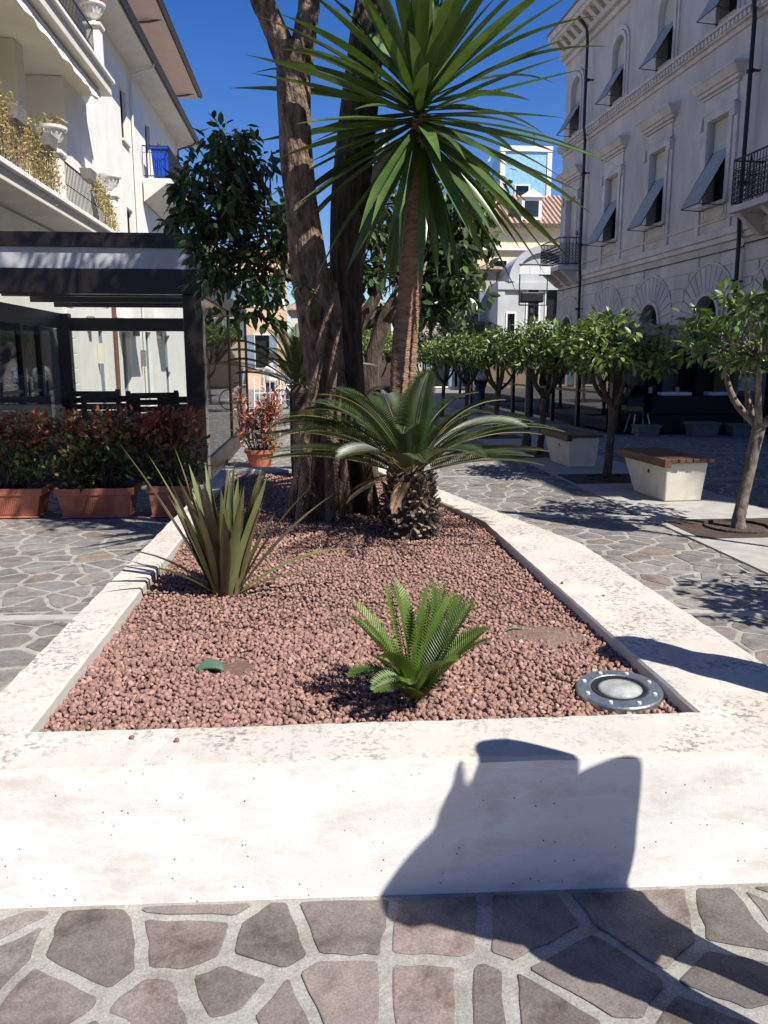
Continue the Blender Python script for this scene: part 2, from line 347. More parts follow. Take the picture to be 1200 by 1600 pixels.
def voronoi_stones(x0, x1, y0, y1, sp, rng):
    nx, ny = int((x1-x0)/sp), int((y1-y0)/sp); grid = {}
    for i in range(nx):
        for j in range(ny):
            if rng.random() < .27: continue
            q = (x0+(i+.5+rng.uniform(-.46, .46)+.25*(j % 2))*sp, y0+(j+.5+rng.uniform(-.46, .46))*sp)
            if not inside(OUT, *q): grid[i, j] = q
    res = []
    for (i, j), (px, py) in grid.items():
        poly = [(px-sp*1.5, py-sp*1.5), (px+sp*1.5, py-sp*1.5), (px+sp*1.5, py+sp*1.5), (px-sp*1.5, py+sp*1.5)]
        gap = rng.uniform(.010, .026)
        for di in range(-3, 4):
            for dj in range(-3, 4):
                q = grid.get((i+di, j+dj))
                if q is None or (di == 0 and dj == 0): continue
                dx, dy = q[0]-px, q[1]-py; d = math.hypot(dx, dy)
                if d > 3.2*sp or d < 1e-6: continue
                m = d/2-gap
                poly = clip(poly, (px+dx/d*m, py+dy/d*m), (dx/d, dy/d))
                if len(poly) < 3: break
            if len(poly) < 3: break
        if len(poly) < 3: continue
        best = None                   # keep clear of the planter
        for k in range(6):
            a, b = OUT[k], OUT[(k+1) % 6]; ex, ey = b[0]-a[0], b[1]-a[1]; l = math.hypot(ex, ey); n = (ey/l, -ex/l)
            s = (px-a[0])*n[0]+(py-a[1])*n[1]
            if best is None or s > best[0]: best = (s, a, n)
        s, a, n = best
        poly = clip(poly, (a[0]+n[0]*.02, a[1]+n[1]*.02), (-n[0], -n[1]))
        if len(poly) < 3: continue
        ar = abs(sum(poly[k][0]*poly[(k+1) % len(poly)][1]-poly[(k+1) % len(poly)][0]*poly[k][1] for k in range(len(poly))))/2
        if ar < .004: continue
        # wobble the edges, cut the corners
        pts = []
        for k in range(len(poly)):
            a, b = poly[k], poly[(k+1) % len(poly)]; d = math.hypot(b[0]-a[0], b[1]-a[1])
            if d < .03: pts.append(((a[0]+b[0])/2, (a[1]+b[1])/2)); continue
            c = min(.2, .008/d)
            for t in ((c, 1-c) if d < .07 else (c, .5, 1-c) if d < .15 else (c, .27, .5, .74, 1-c)):
                w = rng.uniform(-.0055, .0055) if .2 < t < .8 else rng.uniform(-.002, .002)
                pts.append((a[0]+(b[0]-a[0])*t+w*(b[1]-a[1])/d, a[1]+(b[1]-a[1])*t-w*(b[0]-a[0])/d))
        if len(pts) >= 3: res.append((px, py, ar, pts))
    return res
rng = random.Random(5)
stones = voronoi_stones(-6.2, 8.2, -3.0, 13.4, .194, rng)
def stone_geo(mb, px, py, pts, z, col, o=(0, 0)):
    n = len(pts); vs = []; rad = max(.03, min(math.hypot(x-px, y-py) for x, y in pts)); k2 = 1-.0025/rad
    for zz, k in ((-.012, 1.0), (z-.0015, 1.0), (z, k2)):
        vs += [(px+(x-px)*k-o[0], py+(y-py)*k-o[1], zz) for x, y in pts]
    fs = [(r*n+i, r*n+(i+1) % n, (r+1)*n+(i+1) % n, (r+1)*n+i) for r in (0, 1) for i in range(n)]+[tuple(range(2*n, 3*n))]
    mb.add(vs, fs, col)
def stone_col(px, py):
    if py < 2.3: base = rng.choice([(.135, .122, .114), (.155, .138, .126), (.165, .142, .128), (.125, .118, .113), (.145, .132, .125)])
    elif rng.random() < .12: base = rng.choice([(.175, .150, .128), (.165, .148, .134)])
    else: base = rng.choice([(.14, .14, .14), (.16, .158, .155), (.15, .147, .143), (.175, .17, .162)])
    k = rng.uniform(1.05, 1.5); return tuple(c*k for c in base)
def stone_px(s):
    x, y = pj((s[0], s[1], 0))
    if not (-25 < x < 1225 and -25 < y < 1640): return 0
    d = math.hypot(s[0], s[1]); return s[2]/(d*d*d)
stones.sort(key=stone_px, reverse=True)
rest = MB()
for k, s in enumerate(stones):
    px, py, ar, pts = s; z = .0045+rng.uniform(-.0015, .0015); c = stone_col(px, py)
    if k < 300 and stone_px(s) > 0:
        b = MB(); stone_geo(b, px, py, pts, z, c)
        b.build('paving_stone', M['stone'], GROUND, useattr=True)
    else: stone_geo(rest, px, py, pts, z, c)
tag(rest.build('paving_stones', M['stone'], GROUND, useattr=True), kind='stuff')
# far pavement, where the joints are too fine to pick apart
def far_paving():
    m, t, N, L = nt('far_crazy_paving'); out = N.new('ShaderNodeOutputMaterial'); p = N.new('ShaderNodeBsdfPrincipled'); p.inputs['Roughness'].default_value = .8
    tc = N.new('ShaderNodeTexCoord'); v = N.new('ShaderNodeTexVoronoi'); v.feature = 'DISTANCE_TO_EDGE'; v.inputs['Scale'].default_value = 3.6; L.new(tc.outputs['Object'], v.inputs['Vector'])
    v2 = N.new('ShaderNodeTexVoronoi'); v2.inputs['Scale'].default_value = 3.6; L.new(tc.outputs['Object'], v2.inputs['Vector'])
    r = N.new('ShaderNodeValToRGB'); r.color_ramp.elements[0].position = .03; r.color_ramp.elements[1].position = .06; L.new(v.outputs['Distance'], r.inputs[0])
    c2 = N.new('ShaderNodeValToRGB'); c2.color_ramp.elements[0].color = (.11, .11, .112, 1); c2.color_ramp.elements[1].color = (.17, .155, .148, 1); L.new(v2.outputs['Color'], c2.inputs[0])
    x = N.new('ShaderNodeMix'); x.data_type = 'RGBA'; x.inputs[6].default_value = (.26, .255, .235, 1); L.new(r.outputs[0], x.inputs[0]); L.new(c2.outputs[0], x.inputs[7]); L.new(x.outputs[2], p.inputs['Base Color'])
    L.new(p.outputs[0], out.inputs[0]); return m
M['farpave'] = far_paving()
g = MB()
for x0, x1, y0, y1 in ((-40, 40, 13.4, 120), (8.2, 40, -12, 13.395), (-40, -6.2, -12, 13.395)): g.add([(x0, y0, .009), (x1, y0, .009), (x1, y1, .009), (x0, y1, .009)], [(0, 1, 2, 3)])
tag(g.build('pavement', M['farpave']), 'crazy paving of the street running on between the buildings', kind='structure')
# pale stone strips across the street, the pale band under trees and benches
def strip(name, pts, w, z, label):
    b = MB(); (ax, ay), (bx, by) = pts; l = math.hypot(bx-ax, by-ay); nx, ny = -(by-ay)/l*w/2, (bx-ax)/l*w/2
    b.prism([(ax+nx, ay+ny), (ax-nx, ay-ny), (bx-nx, by-ny), (bx+nx, by+ny)], -.01, z)
    o = b.build(name, M['pale_slab']); return tag(o, label, kind='structure')
strip('paving_strip', ((-6, 4.95), (-1.115, 4.83)), .10, .016, 'pale stone strip across the paving left of the planter')
for k, y0 in enumerate((4.72, 7.93, 10.72, 14.0)):
    strip('paving_strip', ((1.70 if k == 0 else 1.2, y0 if k == 0 else y0+.06), (3.33, y0-.27)), .075, .016, ('pale stone strip', 'second pale stone strip', 'third pale stone strip', 'far pale stone strip')[k]+' across the paving right of the planter')
    strip('paving_strip', ((4.78, y0-.5), (9.5, y0-1.2)), .075, .016, ('pale stone strip', 'second pale stone strip', 'third pale stone strip', 'far pale stone strip')[k]+' in the shaded street beyond the benches')
b = MB(); b.prism([(3.34, 2.0), (4.77, 2.0), (4.6, 30), (3.17, 30)], -.01, .018)
BAND = tag(b.build('paving_band', M['pale_slab']), 'pale stone band along the street under the orange trees and benches', kind='structure')

# ---------------------------------------------------------------- planter
planter = thing('planter', 'big white concrete planter box in the middle of the paved street', 'planter', (0.3, 2.1, 0))
def wall_seg(name, i, j):
    """one side of the rim between outer/inner corners i and j, finely cut so that its edges can be uneven"""
    b = MB(); o0, o1, i0, i1 = (Vector((*OUT[i], 0)), Vector((*OUT[j], 0)), Vector((*INN[i], 0)), Vector((*INN[j], 0)))
    n = max(2, int((o1-o0).length/.06)); vs = []; r = random.Random(i*7+1)
    for k in range(n+1):
        t = k/n; a = o0.lerp(o1, t); c = i0.lerp(i1, t); w = (c-a).normalized()
        e = 0 if k in (0, n) else 1; dz = e*r.uniform(-.002, .002); ch = .011+e*r.uniform(-.004, .005)
        prof = [(a, -.05), (a, RIM-ch+dz), (a+w*ch, RIM+dz), (c-w*.010, RIM+dz), (c, RIM-.010+dz), (c, .05)]
        vs += [(p.x, p.y, z) for p, z in prof]
    fs = [(k*6+q+1, k*6+q, (k+1)*6+q, (k+1)*6+q+1) for k in range(n) for q in range(5)]
    b.add(vs, fs); o = b.build(name, M['planter'], planter); o.data.materials.append(M['planter_face']); o.data.polygons.foreach_set('material_index', [1 if q == 0 else 0 for k in range(n) for q in range(5)]); return o
wall_seg('front_wall', 0, 1)
for i in range(1, 5): wall_seg('side_wall' if i != 4 else 'back_wall', i, i+1)
wall_seg('side_wall', 5, 0)
b = MB(); b.prism([(x, y) for x, y in INN], .06, .366)
tag(b.build('planter_soil', M['lava_base']), 'reddish soil under the gravel inside the planter', kind='structure')
# lava gravel
def gravel(rng=np.random.default_rng(3)):
    ico = bmesh.new(); bmesh.ops.create_icosphere(ico, subdivisions=2, radius=1); v2 = np.array([v.co[:] for v in ico.verts]); f2 = np.array([[v.index for v in f.verts] for f in ico.faces]); ico.free()
    ico = bmesh.new(); bmesh.ops.create_icosphere(ico, subdivisions=1, radius=1); v1 = np.array([v.co[:] for v in ico.verts]); f1 = np.array([[v.index for v in f.verts] for f in ico.faces]); ico.free()
    V, T, C, off = [], [], [], 0
    for (ya, yb, sp, tv, tf) in ((2.33, 3.4, .0180, v2, f2), (3.4, 8.45, .0225, v1, f1)):
        xs, ys = np.meshgrid(np.arange(-.92, 1.26, sp), np.arange(ya, yb, sp*.9)); xs = xs.ravel()+rng.uniform(-.45, .45, xs.size)*sp; ys = ys.ravel()+rng.uniform(-.45, .45, ys.size)*sp
        ok = np.array([inside(INN, x, y) for x, y in zip(xs, ys)])
        ok &= ~(((xs-LIGHT[0])**2+(ys-LIGHT[1])**2) < .142**2)
        ok &= ~((((xs-.98)/.22)**2+((ys-3.25)/.17)**2 < 1) & (rng.random(xs.size) < .45))
        ok &= ~((((xs-PIT_.x)/.035)**2+((ys-PIT_.y)/.045)**2 < 1))
        xs, ys = xs[ok], ys[ok]; n = len(xs)
        sz = .0072+.0078*rng.random(n)**1.4+.003*(rng.random(n) < .04)
        z = .372+.006*np.sin(xs*7+1)*np.sin(ys*5)+rng.uniform(-.004, .010, n)+np.where(ys > 5.0, .012, 0)
        pit = np.exp(-(((xs-PIT_.x)/.07)**2+((ys-PIT_.y)/.09)**2)); z -= .03*pit
        rot = rand_rot(n, rng)
        # every stone its own lumpy shape: pick from 14 variants
        for k in range(14):
            sel = np.arange(k, n, 14)
            vv = tv*(1+rng.uniform(-.42, .30, (len(tv), 1)))*np.array([1, rng.uniform(.7, 1), rng.uniform(.6, .9)])
            hue = rng.random((len(sel), 1)); val = rng.uniform(.72, 1.22, (len(sel), 1))
            col = (np.array([[.262, .158, .130]])*(1-hue)+np.array([[.325, .205, .170]])*hue)*val
            pale = rng.random(len(sel)) < .012; col[pale] = (.42, .33, .29)
            a, t, c = scatter(vv, tf, np.stack([xs[sel], ys[sel], z[sel]], 1), rot[sel], sz[sel], col)
            V.append(a); T.append(t+off); C.append(c); off += len(a)
    me = mesh_np('gravel', np.concatenate(V), np.concatenate(T), np.concatenate(C)); o = link('gravel', me, M['lava'])
    return tag(o, 'reddish brown lava gravel filling the planter', 'gravel', kind='stuff')
LIGHT = atz(967, 1078, .40); PIT_ = atz(368, 1036, .385)
gravel()
b = MB(); n = 24; rr = random.Random(3)
ring = lambda k, z: [(.98+.24*k*math.cos(2*math.pi*i/n)*(1+.12*math.sin(3*i)), 3.25+.18*k*math.sin(2*math.pi*i/n)*(1+.12*math.cos(2*i)), z) for i in range(n)]
b.add(ring(1, .362)+ring(.7, .377)+ring(.35, .385)+[(.98, 3.25, .388)], [(r*n+i, r*n+(i+1) % n, (r+1)*n+(i+1) % n, (r+1)*n+i) for r in (0, 1) for i in range(n)]+[(2*n+i, 2*n+(i+1) % n, 3*n) for i in range(n)])
tag(b.build('dirt_patch', M['dust'], smooth=True), 'bare sandy brown dirt showing through the gravel', 'dirt', kind='stuff')

# ---------------------------------------------------------------- wall helpers for buildings (local frame: x along the wall, y outwards, z up)
def wall(mb, s0, s1, z0, z1, holes, n=0.0, depth=.28, back=True):
    """front face at y=n with openings; hole = (sa, sb, za, zb, arch) where zb is the springing line of an arch"""
    xs = sorted({s0, s1, *[h[0] for h in holes], *[h[1] for h in holes]}); tops = [h[3]+((h[1]-h[0])/2 if h[4] else 0) for h in holes]
    zs = sorted({z0, z1, *[h[2] for h in holes], *tops})
    for i in range(len(xs)-1):
        for j in range(len(zs)-1):
            cx, cz = (xs[i]+xs[i+1])/2, (zs[j]+zs[j+1])/2
            if any(h[0] < cx < h[1] and h[2] < cz < t for h, t in zip(holes, tops)): continue
            mb.add([(xs[i], n, zs[j]), (xs[i+1], n, zs[j]), (xs[i+1], n, zs[j+1]), (xs[i], n, zs[j+1])], [(3, 2, 1, 0)])
    for (a, b_, za, zb, arch), t in zip(holes, tops):
        path = [(a, za), (a, zb)]
        if arch:
            r = (b_-a)/2; cx = (a+b_)/2; arc = [(cx-r*math.cos(math.pi*k/12), zb+r*math.sin(math.pi*k/12)) for k in range(13)]
            path += arc[1:-1]
            for k in range(6): mb.add([(a, n, t), (arc[k][0], n, arc[k][1]), (arc[k+1][0], n, arc[k+1][1])], [(0, 1, 2)])
            for k in range(6, 12): mb.add([(b_, n, t), (arc[k][0], n, arc[k][1]), (arc[k+1][0], n, arc[k+1][1])], [(0, 1, 2)])
        path += [(b_, zb), (b_, za)]; m = len(path)
        mb.add([(p[0], n, p[1]) for p in path]+[(p[0], n-depth, p[1]) for p in path], [(k, (k+1) % m, m+(k+1) % m, m+k) for k in range(m)])
    return mb
def pane(parent, a, b_, za, zb, y, m, name='pane', arch=False):
    p = MB(); pts = [(a, za), (b_, za), (b_, zb)]
    if arch:
        r = (b_-a)/2; cx = (a+b_)/2; pts += [(cx+r*math.cos(math.pi*k/12), zb+r*math.sin(math.pi*k/12)) for k in range(1, 12)]
    pts += [(a, zb)]; n = len(pts)
    p.add([(q[0], y, q[1]) for q in pts]+[(q[0], y-.02, q[1]) for q in pts], [tuple(range(n)), tuple(reversed(range(n, 2*n)))]+[(i, (i+1) % n, n+(i+1) % n, n+i) for i in range(n)])
    return p.build(name, m, parent)
def bar_frame(mb, a, b_, za, zb, y0, y1, w=.05):
    mb.box(a, a+w, y0, y1, za, zb); mb.box(b_-w, b_, y0, y1, za, zb); mb.box(a+w, b_-w, y0, y1, zb-w, zb); mb.box(a+w, b_-w, y0, y1, za, za+w); return mb

# ================================================================ RIGHT PALAZZO
PA = R(92.52)
pal = thing('palazzo', 'grey travertine palazzo in shade with arched ground floor and tilted window awnings', 'building', (10.93, 1.5, 0), PA, local=True)
PL, PS = 30.2, .45
BAYS = [2.8, 6.0, 9.2, 12.4, 15.65, 18.85, 22.05, 25.25, 28.95]
DOORB = (15.65, 28.95)                # bays with a balcony
gh = [(c-.58, c+.58, .02, 2.62, True) for c in BAYS]
fh = [(c-.48, c+.48, 4.95 if c in DOORB else 5.45, 7.45, False) for c in BAYS]
shh = [(c-.46, c+.46, 9.78, 11.15, True) for c in BAYS]
w = MB(); wall(w, PS, PL, 0, 4.5, gh, 0, .35); wall(w, PS, PL, 4.5, 9.15, fh, .0, .3); wall(w, PS, PL, 9.15, 12.55, shh, 0, .3)
w.add([(PS, 0, 0), (PS, -9, 0), (PS, -9, 12.55), (PS, 0, 12.55)], [(0, 1, 2, 3)]); w.add([(PL, 0, 0), (PL, -9, 0), (PL, -9, 12.55), (PL, 0, 12.55)], [(3, 2, 1, 0)])
w.add([(PS, -9, 0), (PL, -9, 0), (PL, -9, 12.55), (PS, -9, 12.55)], [(0, 1, 2, 3)])
w.build('wall', M['marble'], pal)
# rusticated courses of the ground floor, cut round the arches, each block its own piece
def course_blocks():
    zs = [.62+.36*k for k in range(11)]; rr = random.Random(2)
    for k in range(10):
        z0, z1 = zs[k]+.012, zs[k+1]-.012; zm = max(abs(z0-2.62), abs(z1-2.62)) if z1 > 2.62 else 0
        x = 10.5
        segs = [(x, PL-.02)]
        for c in BAYS:
            if z0 > 2.62: zz = z0-2.62; half = math.sqrt(max(0, 1.36**2-zz*zz)) if zz < 1.36 else 0
            else: half = .86 if z1 < 2.5 else 1.36
            if half <= 0: continue
            ns = []
            for a, b_ in segs:
                if c+half <= a or c-half >= b_: ns.append((a, b_)); continue
                if c-half-a > .12: ns.append((a, c-half))
                if b_-c-half > .12: ns.append((c+half, b_))
            segs = ns
        for a, b_ in segs:
            cuts = [a]
            while b_-cuts[-1] > 2.3: cuts.append(cuts[-1]+rr.uniform(1.3, 1.9))
            cuts.append(b_)
            for q in range(len(cuts)-1):
                if cuts[q+1]-cuts[q] < .1: continue
                o = MB().box(cuts[q]+.012, cuts[q+1]-.012, -.01, .028, z0, z1).build('stone_block', M['marble'], pal)
course_blocks()
vm = {}
for c in BAYS:
    if c < 10: continue
    nv = 15                            # voussoirs round each arch
    for k in range(nv):
        t0, t1 = math.pi*(k+.06)/nv, math.pi*(k+.94)/nv; ro = 1.34
        P = [(.70*math.cos(t0), .70*math.sin(t0)), (ro*math.cos(t0), ro*math.sin(t0)), (ro*math.cos(t1), ro*math.sin(t1)), (.70*math.cos(t1), .70*math.sin(t1))]
        if k not in vm:
            b = MB(); b.add([(p[0], .038, p[1]) for p in P]+[(p[0], -.01, p[1]) for p in P], [(0, 1, 2, 3), (0, 4, 5, 1), (1, 5, 6, 2), (2, 6, 7, 3), (3, 7, 4, 0)])
            o = b.build('voussoir', M['marble'], pal); vm[k] = o.data
        else: o = link('voussoir', vm[k], None, pal)
        o.location = (c, 0, 2.62)
    def archring(r0, r1, y, name, m):
        b = MB(); n = 20; pts = [(math.cos(math.pi*k/n), math.sin(math.pi*k/n)) for k in range(n+1)]
        vs = []
        for cx, sz in pts: vs += [(c+r0*cx, -.02, 2.62+r0*sz), (c+r0*cx, y, 2.62+r0*sz), (c+r1*cx, y, 2.62+r1*sz), (c+r1*cx, -.02, 2.62+r1*sz)]
        b.add(vs, [(4*k+q, 4*k+q+1, 4*k+q+5, 4*k+q+4) for k in range(n) for q in range(3)]); return b.build(name, m, pal)
    archring(.585, .695, .075, 'arch_moulding', M['marble2']); archring(1.35, 1.41, .045, 'arch_rim', M['marble2'])
    o = pane(pal, c-.58, c+.58, .02, 2.62, -.30, M['darkglass'], 'window', True)
    f = MB(); f.box(c-.03, c+.03, -.298, -.25, .02, 3.15); f.box(c-.57, c+.57, -.298, -.245, 2.55, 2.63); f.build('window_frame', M['brown_frame'], o)
def trim(z0, z1, y, name='string_course', s0=.43, s1=PL+.02):
    return MB().box(s0, s1, -.02, y, z0, z1).build(name, M['marble2'], pal, bevel=.015)
trim(0, .55, .07, 'plinth'); trim(4.42, 4.56, .09); trim(4.56, 4.74, .14); trim(4.98, 5.04, .05)
trim(9.15, 9.27, .07); trim(9.27, 9.44, .16); trim(9.44, 9.53, .24)
b = MB()
for k in range(int(20/.17)): b.box(10.4+k*.17, 10.4+k*.17+.10, .155, .215, 9.30, 9.42)
tag(b.build('dentils', M['marble2'], pal), kind='stuff')
trim(12.35, 12.52, .12); trim(12.52, 12.72, .28); trim(12.98, 13.12, .66, 'cornice'); trim(13.12, 13.34, .74, 'cornice')
b = MB()
for k in range(1, int(PL/.52)): b.hexa([(k*.52+.1, .0, 12.66), (k*.52+.34, .0, 12.66), (k*.52+.34, .25, 12.66), (k*.52+.1, .25, 12.66)], [(k*.52+.1, .0, 12.98), (k*.52+.34, .0, 12.98), (k*.52+.34, .6, 12.98), (k*.52+.1, .6, 12.98)])
tag(b.build('cornice_brackets', M['marble2'], pal), kind='stuff')
b = MB(); b.hexa([(.4, .80, 13.34), (PL+.1, .80, 13.34), (PL+.1, -9, 13.34), (.4, -9, 13.34)], [(.4, .78, 13.40), (PL+.1, .78, 13.40), (PL+.1, -5, 15.0), (.4, -5, 15.0)]); b.build('roof', M['tile'], pal)
for yy, (s0, s1) in ((.02, (4.45, PL)),):
    MB().tube([(10.2, .05, 4.27), (17.3, .05, 4.27), (17.3, .06, 4.2), (24, .05, 4.22), (PL, .05, 4.25)], .014, 6).build('cable', M['black'], pal)
AWN = {}
def window1(c, door):
    """first-floor window: moulded surround, hood, sill panel, blind, tilted awning"""
    za = 4.95 if door else 5.45
    o = pane(pal, c-.48, c+.48, za, 7.45, -.26, M['darkglass'], 'window')
    bar_frame(MB(), c-.475, c+.475, za+.01, 7.445, -.255, -.20, .06).build('window_frame', M['greywood'], o)
    s = MB()
    s.box(c-.66, c-.49, -.01, .085, za, 7.62); s.box(c+.49, c+.66, -.01, .085, za, 7.62); s.box(c-.66, c+.66, -.01, .09, 7.46, 7.64)
    s.box(c-.84, c-.67, -.01, .05, 4.76, 7.56); s.box(c+.67, c+.84, -.01, .05, 4.76, 7.56)
    s.box(c-.80, c+.80, -.01, .07, 7.65, 7.72); s.box(c-.74, c+.74, -.01, .045, 7.725, 8.02); s.box(c-.82, c+.82, -.01, .08, 8.03, 8.10)
    for q in (-1, 1): s.box(c+q*.755-.06, c+q*.755+.06, .05, .13, 7.30, 7.60)
    s.build('window_surround', M['marble2'], pal, bevel=.008)
    h = MB(); h.box(c-.92, c+.92, -.01, .15, 8.105, 8.19); h.hexa([(c-.95, -.01, 8.19), (c+.95, -.01, 8.19), (c+.95, .2, 8.19), (c-.95, .2, 8.19)], [(c-1.03, -.01, 8.36), (c+1.03, -.01, 8.36), (c+1.03, .33, 8.36), (c-1.03, .33, 8.36)])
    h.box(c-1.04, c+1.04, -.01, .345, 8.362, 8.42); h.build('window_hood', M['marble2'], pal, bevel=.008)
    if not door:
        MB().box(c-.70, c+.70, -.01, .14, 5.36, 5.447).build('window_sill', M['marble2'], pal, bevel=.01)
        p = MB(); p.box(c-.60, c+.60, -.01, .03, 5.06, 5.34); bar_frame(p, c-.50, c+.50, 5.10, 5.31, .03, .05, .035); p.build('sill_panel', M['marble2'], pal)
    zt, zm, zb, out = 7.45, 6.72, 5.36, .66
    MB().box(c-.455, c+.455, -.13, -.115, (5.0 if door else zm), zt-.01).build('blind', M['blind'], pal)
    if not door: awning(c, zm, zb, out)
def awning(c, zm, zb, out, hw=.44):
    a = MB(); y0, y1 = -.118, out
    a.hexa([(c-hw, y0, zm), (c+hw, y0, zm), (c+hw, y1, zb), (c-hw, y1, zb)], [(c-hw, y0, zm+.02), (c+hw, y0, zm+.02), (c+hw, y1+.01, zb+.015), (c-hw, y1+.01, zb+.015)])
    o = a.build('awning', M['awning'], pal)
    r = MB()
    for q in (-1, 1): r.tube([(c+q*(hw+.012), -.1, zb-.04), (c+q*(hw+.012), y1, zb-.01)], .011, 6); r.tube([(c+q*(hw+.012), -.1, zm), (c+q*(hw+.012), y1, zb)], .011, 6)
    r.tube([(c-hw, y1+.012, zb-.012), (c+hw, y1+.012, zb-.012)], .012, 6); r.build('awning_rod', M['black'], o)
def window2(c):
    o = pane(pal, c-.46, c+.46, 9.78, 11.15, -.26, M['darkglass'], 'window', True)
    b = MB(); n = 16
    for (ra, rb, y) in ((.47, .60, .07), (.62, .74, .045)):
        pts = [(c-ra, 9.54, c-rb, 9.54), (c-ra, 11.15, c-rb, 11.15)]+[(c-ra*math.cos(math.pi*k/n), 11.15+ra*math.sin(math.pi*k/n), c-rb*math.cos(math.pi*k/n), 11.15+rb*math.sin(math.pi*k/n)) for k in range(1, n)]+[(c+ra, 11.15, c+rb, 11.15), (c+ra, 9.54, c+rb, 9.54)]
        vs = []
        for p in pts: vs += [(p[0], -.01, p[1]), (p[0], y, p[1]), (p[2], y, p[3]), (p[2], -.01, p[3])]
        b.add(vs, [(4*k+q, 4*k+q+1, 4*k+q+5, 4*k+q+4) for k in range(len(pts)-1) for q in range(3)])
    b.build('window_surround', M['marble2'], pal)
    pane(pal, c-.44, c+.44, 10.78, 11.14, -.115, M['blind'], 'blind', True)
    awning(c, 10.80, 9.74, .56)
for c in BAYS:
    window1(c, c in DOORB); window2(c)
for s_ in (17.35, 27.45):             # downpipes with brackets
    b = MB(); b.tube([(s_, .60, 13.0), (s_, .30, 12.6), (s_, .26, 12.2), (s_, .26, 9.6), (s_, .20, 9.1), (s_, .20, 5.0), (s_, .16, 4.3), (s_, .13, .3)], .05, 10)
    for z in (11, 8, 5.6, 3.4): b.box(s_-.07, s_+.02, -.01, .26, z, z+.03); b.box(s_-.07, s_+.07, .14, .26, z-.03, z+.05)
    b.build('downpipe', M['black'], pal, smooth=False)
def balcony(parent, s0, s1, zf, out, mslab, nbars, brackets=True, lattice=False, name='balcony', h=.98):
    o = MB().box(s0, s1, .05, out, zf-.14, zf).build(name, mslab, parent, bevel=.012)
    if brackets:
        for q in np.linspace(s0+.18, s1-.18, 3):
            b = MB(); b.hexa([(q-.08, .02, zf-.60), (q+.08, .02, zf-.60), (q+.08, .16, zf-.60), (q-.08, .16, zf-.60)], [(q-.08, .02, zf-.141), (q+.08, .02, zf-.141), (q+.08, out-.12, zf-.141), (q-.08, out-.12, zf-.141)])
            b.build('bracket', mslab, o)
    r = MB(); e = out-.05; path = [(s0+.05, .06), (s0+.05, e), (s1-.05, e), (s1-.05, .06)]
    for z in (.08, h): r.tube([(x, y, zf+z) for x, y in path], .02, 6)
    r.tube([(x, y, zf+h*.8) for x, y in path], .009, 6)
    for (xa, ya), (xb, yb) in zip(path[:-1], path[1:]):
        L_ = math.hypot(xb-xa, yb-ya); k = max(2, int(L_/.11))
        for i in range(k+1):
            t = i/k; x, y = xa+(xb-xa)*t, ya+(yb-ya)*t
            r.tube([(x, y, zf+.08), (x, y, zf+h)], .009, 5)
            if lattice and i < k:
                x2, y2 = xa+(xb-xa)*(i+1)/k, ya+(yb-ya)*(i+1)/k
                for j in range(6):
                    za, zb = zf+.1+j*.11, zf+.21+j*.11
                    r.tube([(x, y, za), (x2, y2, zb)], .007, 4, cap=False); r.tube([(x, y, zb), (x2, y2, za)], .007, 4, cap=False)
    r.build('railing', M['black'], o); return o
balcony(pal, 14.55, 16.75, 4.95, .85, M['marble2'], 0, lattice=True)
balcony(pal, 27.85, 30.05, 4.95, .85, M['marble2'], 0, lattice=True)
for s_ in (17.0, 27.75):              # little iron torch hooks
    b = MB(); b.tube([(s_, .05, 5.75), (s_, .2, 5.7), (s_, .26, 5.85), (s_, .22, 6.05)], .015, 6); b.tube([(s_, .22, 6.0), (s_, .22, 6.14)], [.04, .02], 8); b.build('iron_hook', M['black'], pal)

# ---------------------------------------------------------------- cafe veranda against the palazzo
ver = thing('cafe_veranda', 'dark glazed cafe veranda with cream awning on the shaded palazzo', 'veranda', (6.5, 16.7, 0), local=False)
VX0, VX1, VY0, VY1, VH = 6.35, 9.95, 16.7, 29.5, 2.24
def vy(x): return VY0-(x-VX0)*.1
b = MB(); b.prism([(VX0-.05, VY0-.25), (VX1-.1, vy(VX1)-.25), (VX1-.1, VY1), (VX0-.05-.6, VY1)], VH, VH+.06); b.build('roof', M['canvas'], ver)
MB().prism([(VX0, VY0), (VX1, vy(VX1)), (VX1, VY1), (VX0-.55, VY1)], .0, .03).build('floor', M['brown_frame'], ver)
def beam(ax, ay, bx, by, z0, z1, w, name, m, par):
    l = math.hypot(bx-ax, by-ay); nx, ny = -(by-ay)/l*w/2, (bx-ax)/l*w/2
    return MB().prism([(ax+nx, ay+ny), (ax-nx, ay-ny), (bx-nx, by-ny), (bx+nx, by+ny)], z0, z1).build(name, m, par)
beam(VX0, VY0, VX1-.1, vy(VX1-.1), 1.95, VH-.002, .14, 'beam', M['brown_frame'], ver)
beam(VX0, VY0+.08, VX0-.55, VY1, 1.97, VH-.004, .12, 'beam', M['brown_frame'], ver)
val = beam(VX0-.06, VY0-.20, VX1-.1, vy(VX1-.1)-.20, 1.92, VH-.003, .02, 'valance', M['canvas'], ver)
for x in (VX0+.07, 9.72):
    MB().box(x-.09, x+.09, vy(x)-.02, vy(x)+.16, .03, 1.95).build('post', M['brown_frame'], ver)
ny = 7
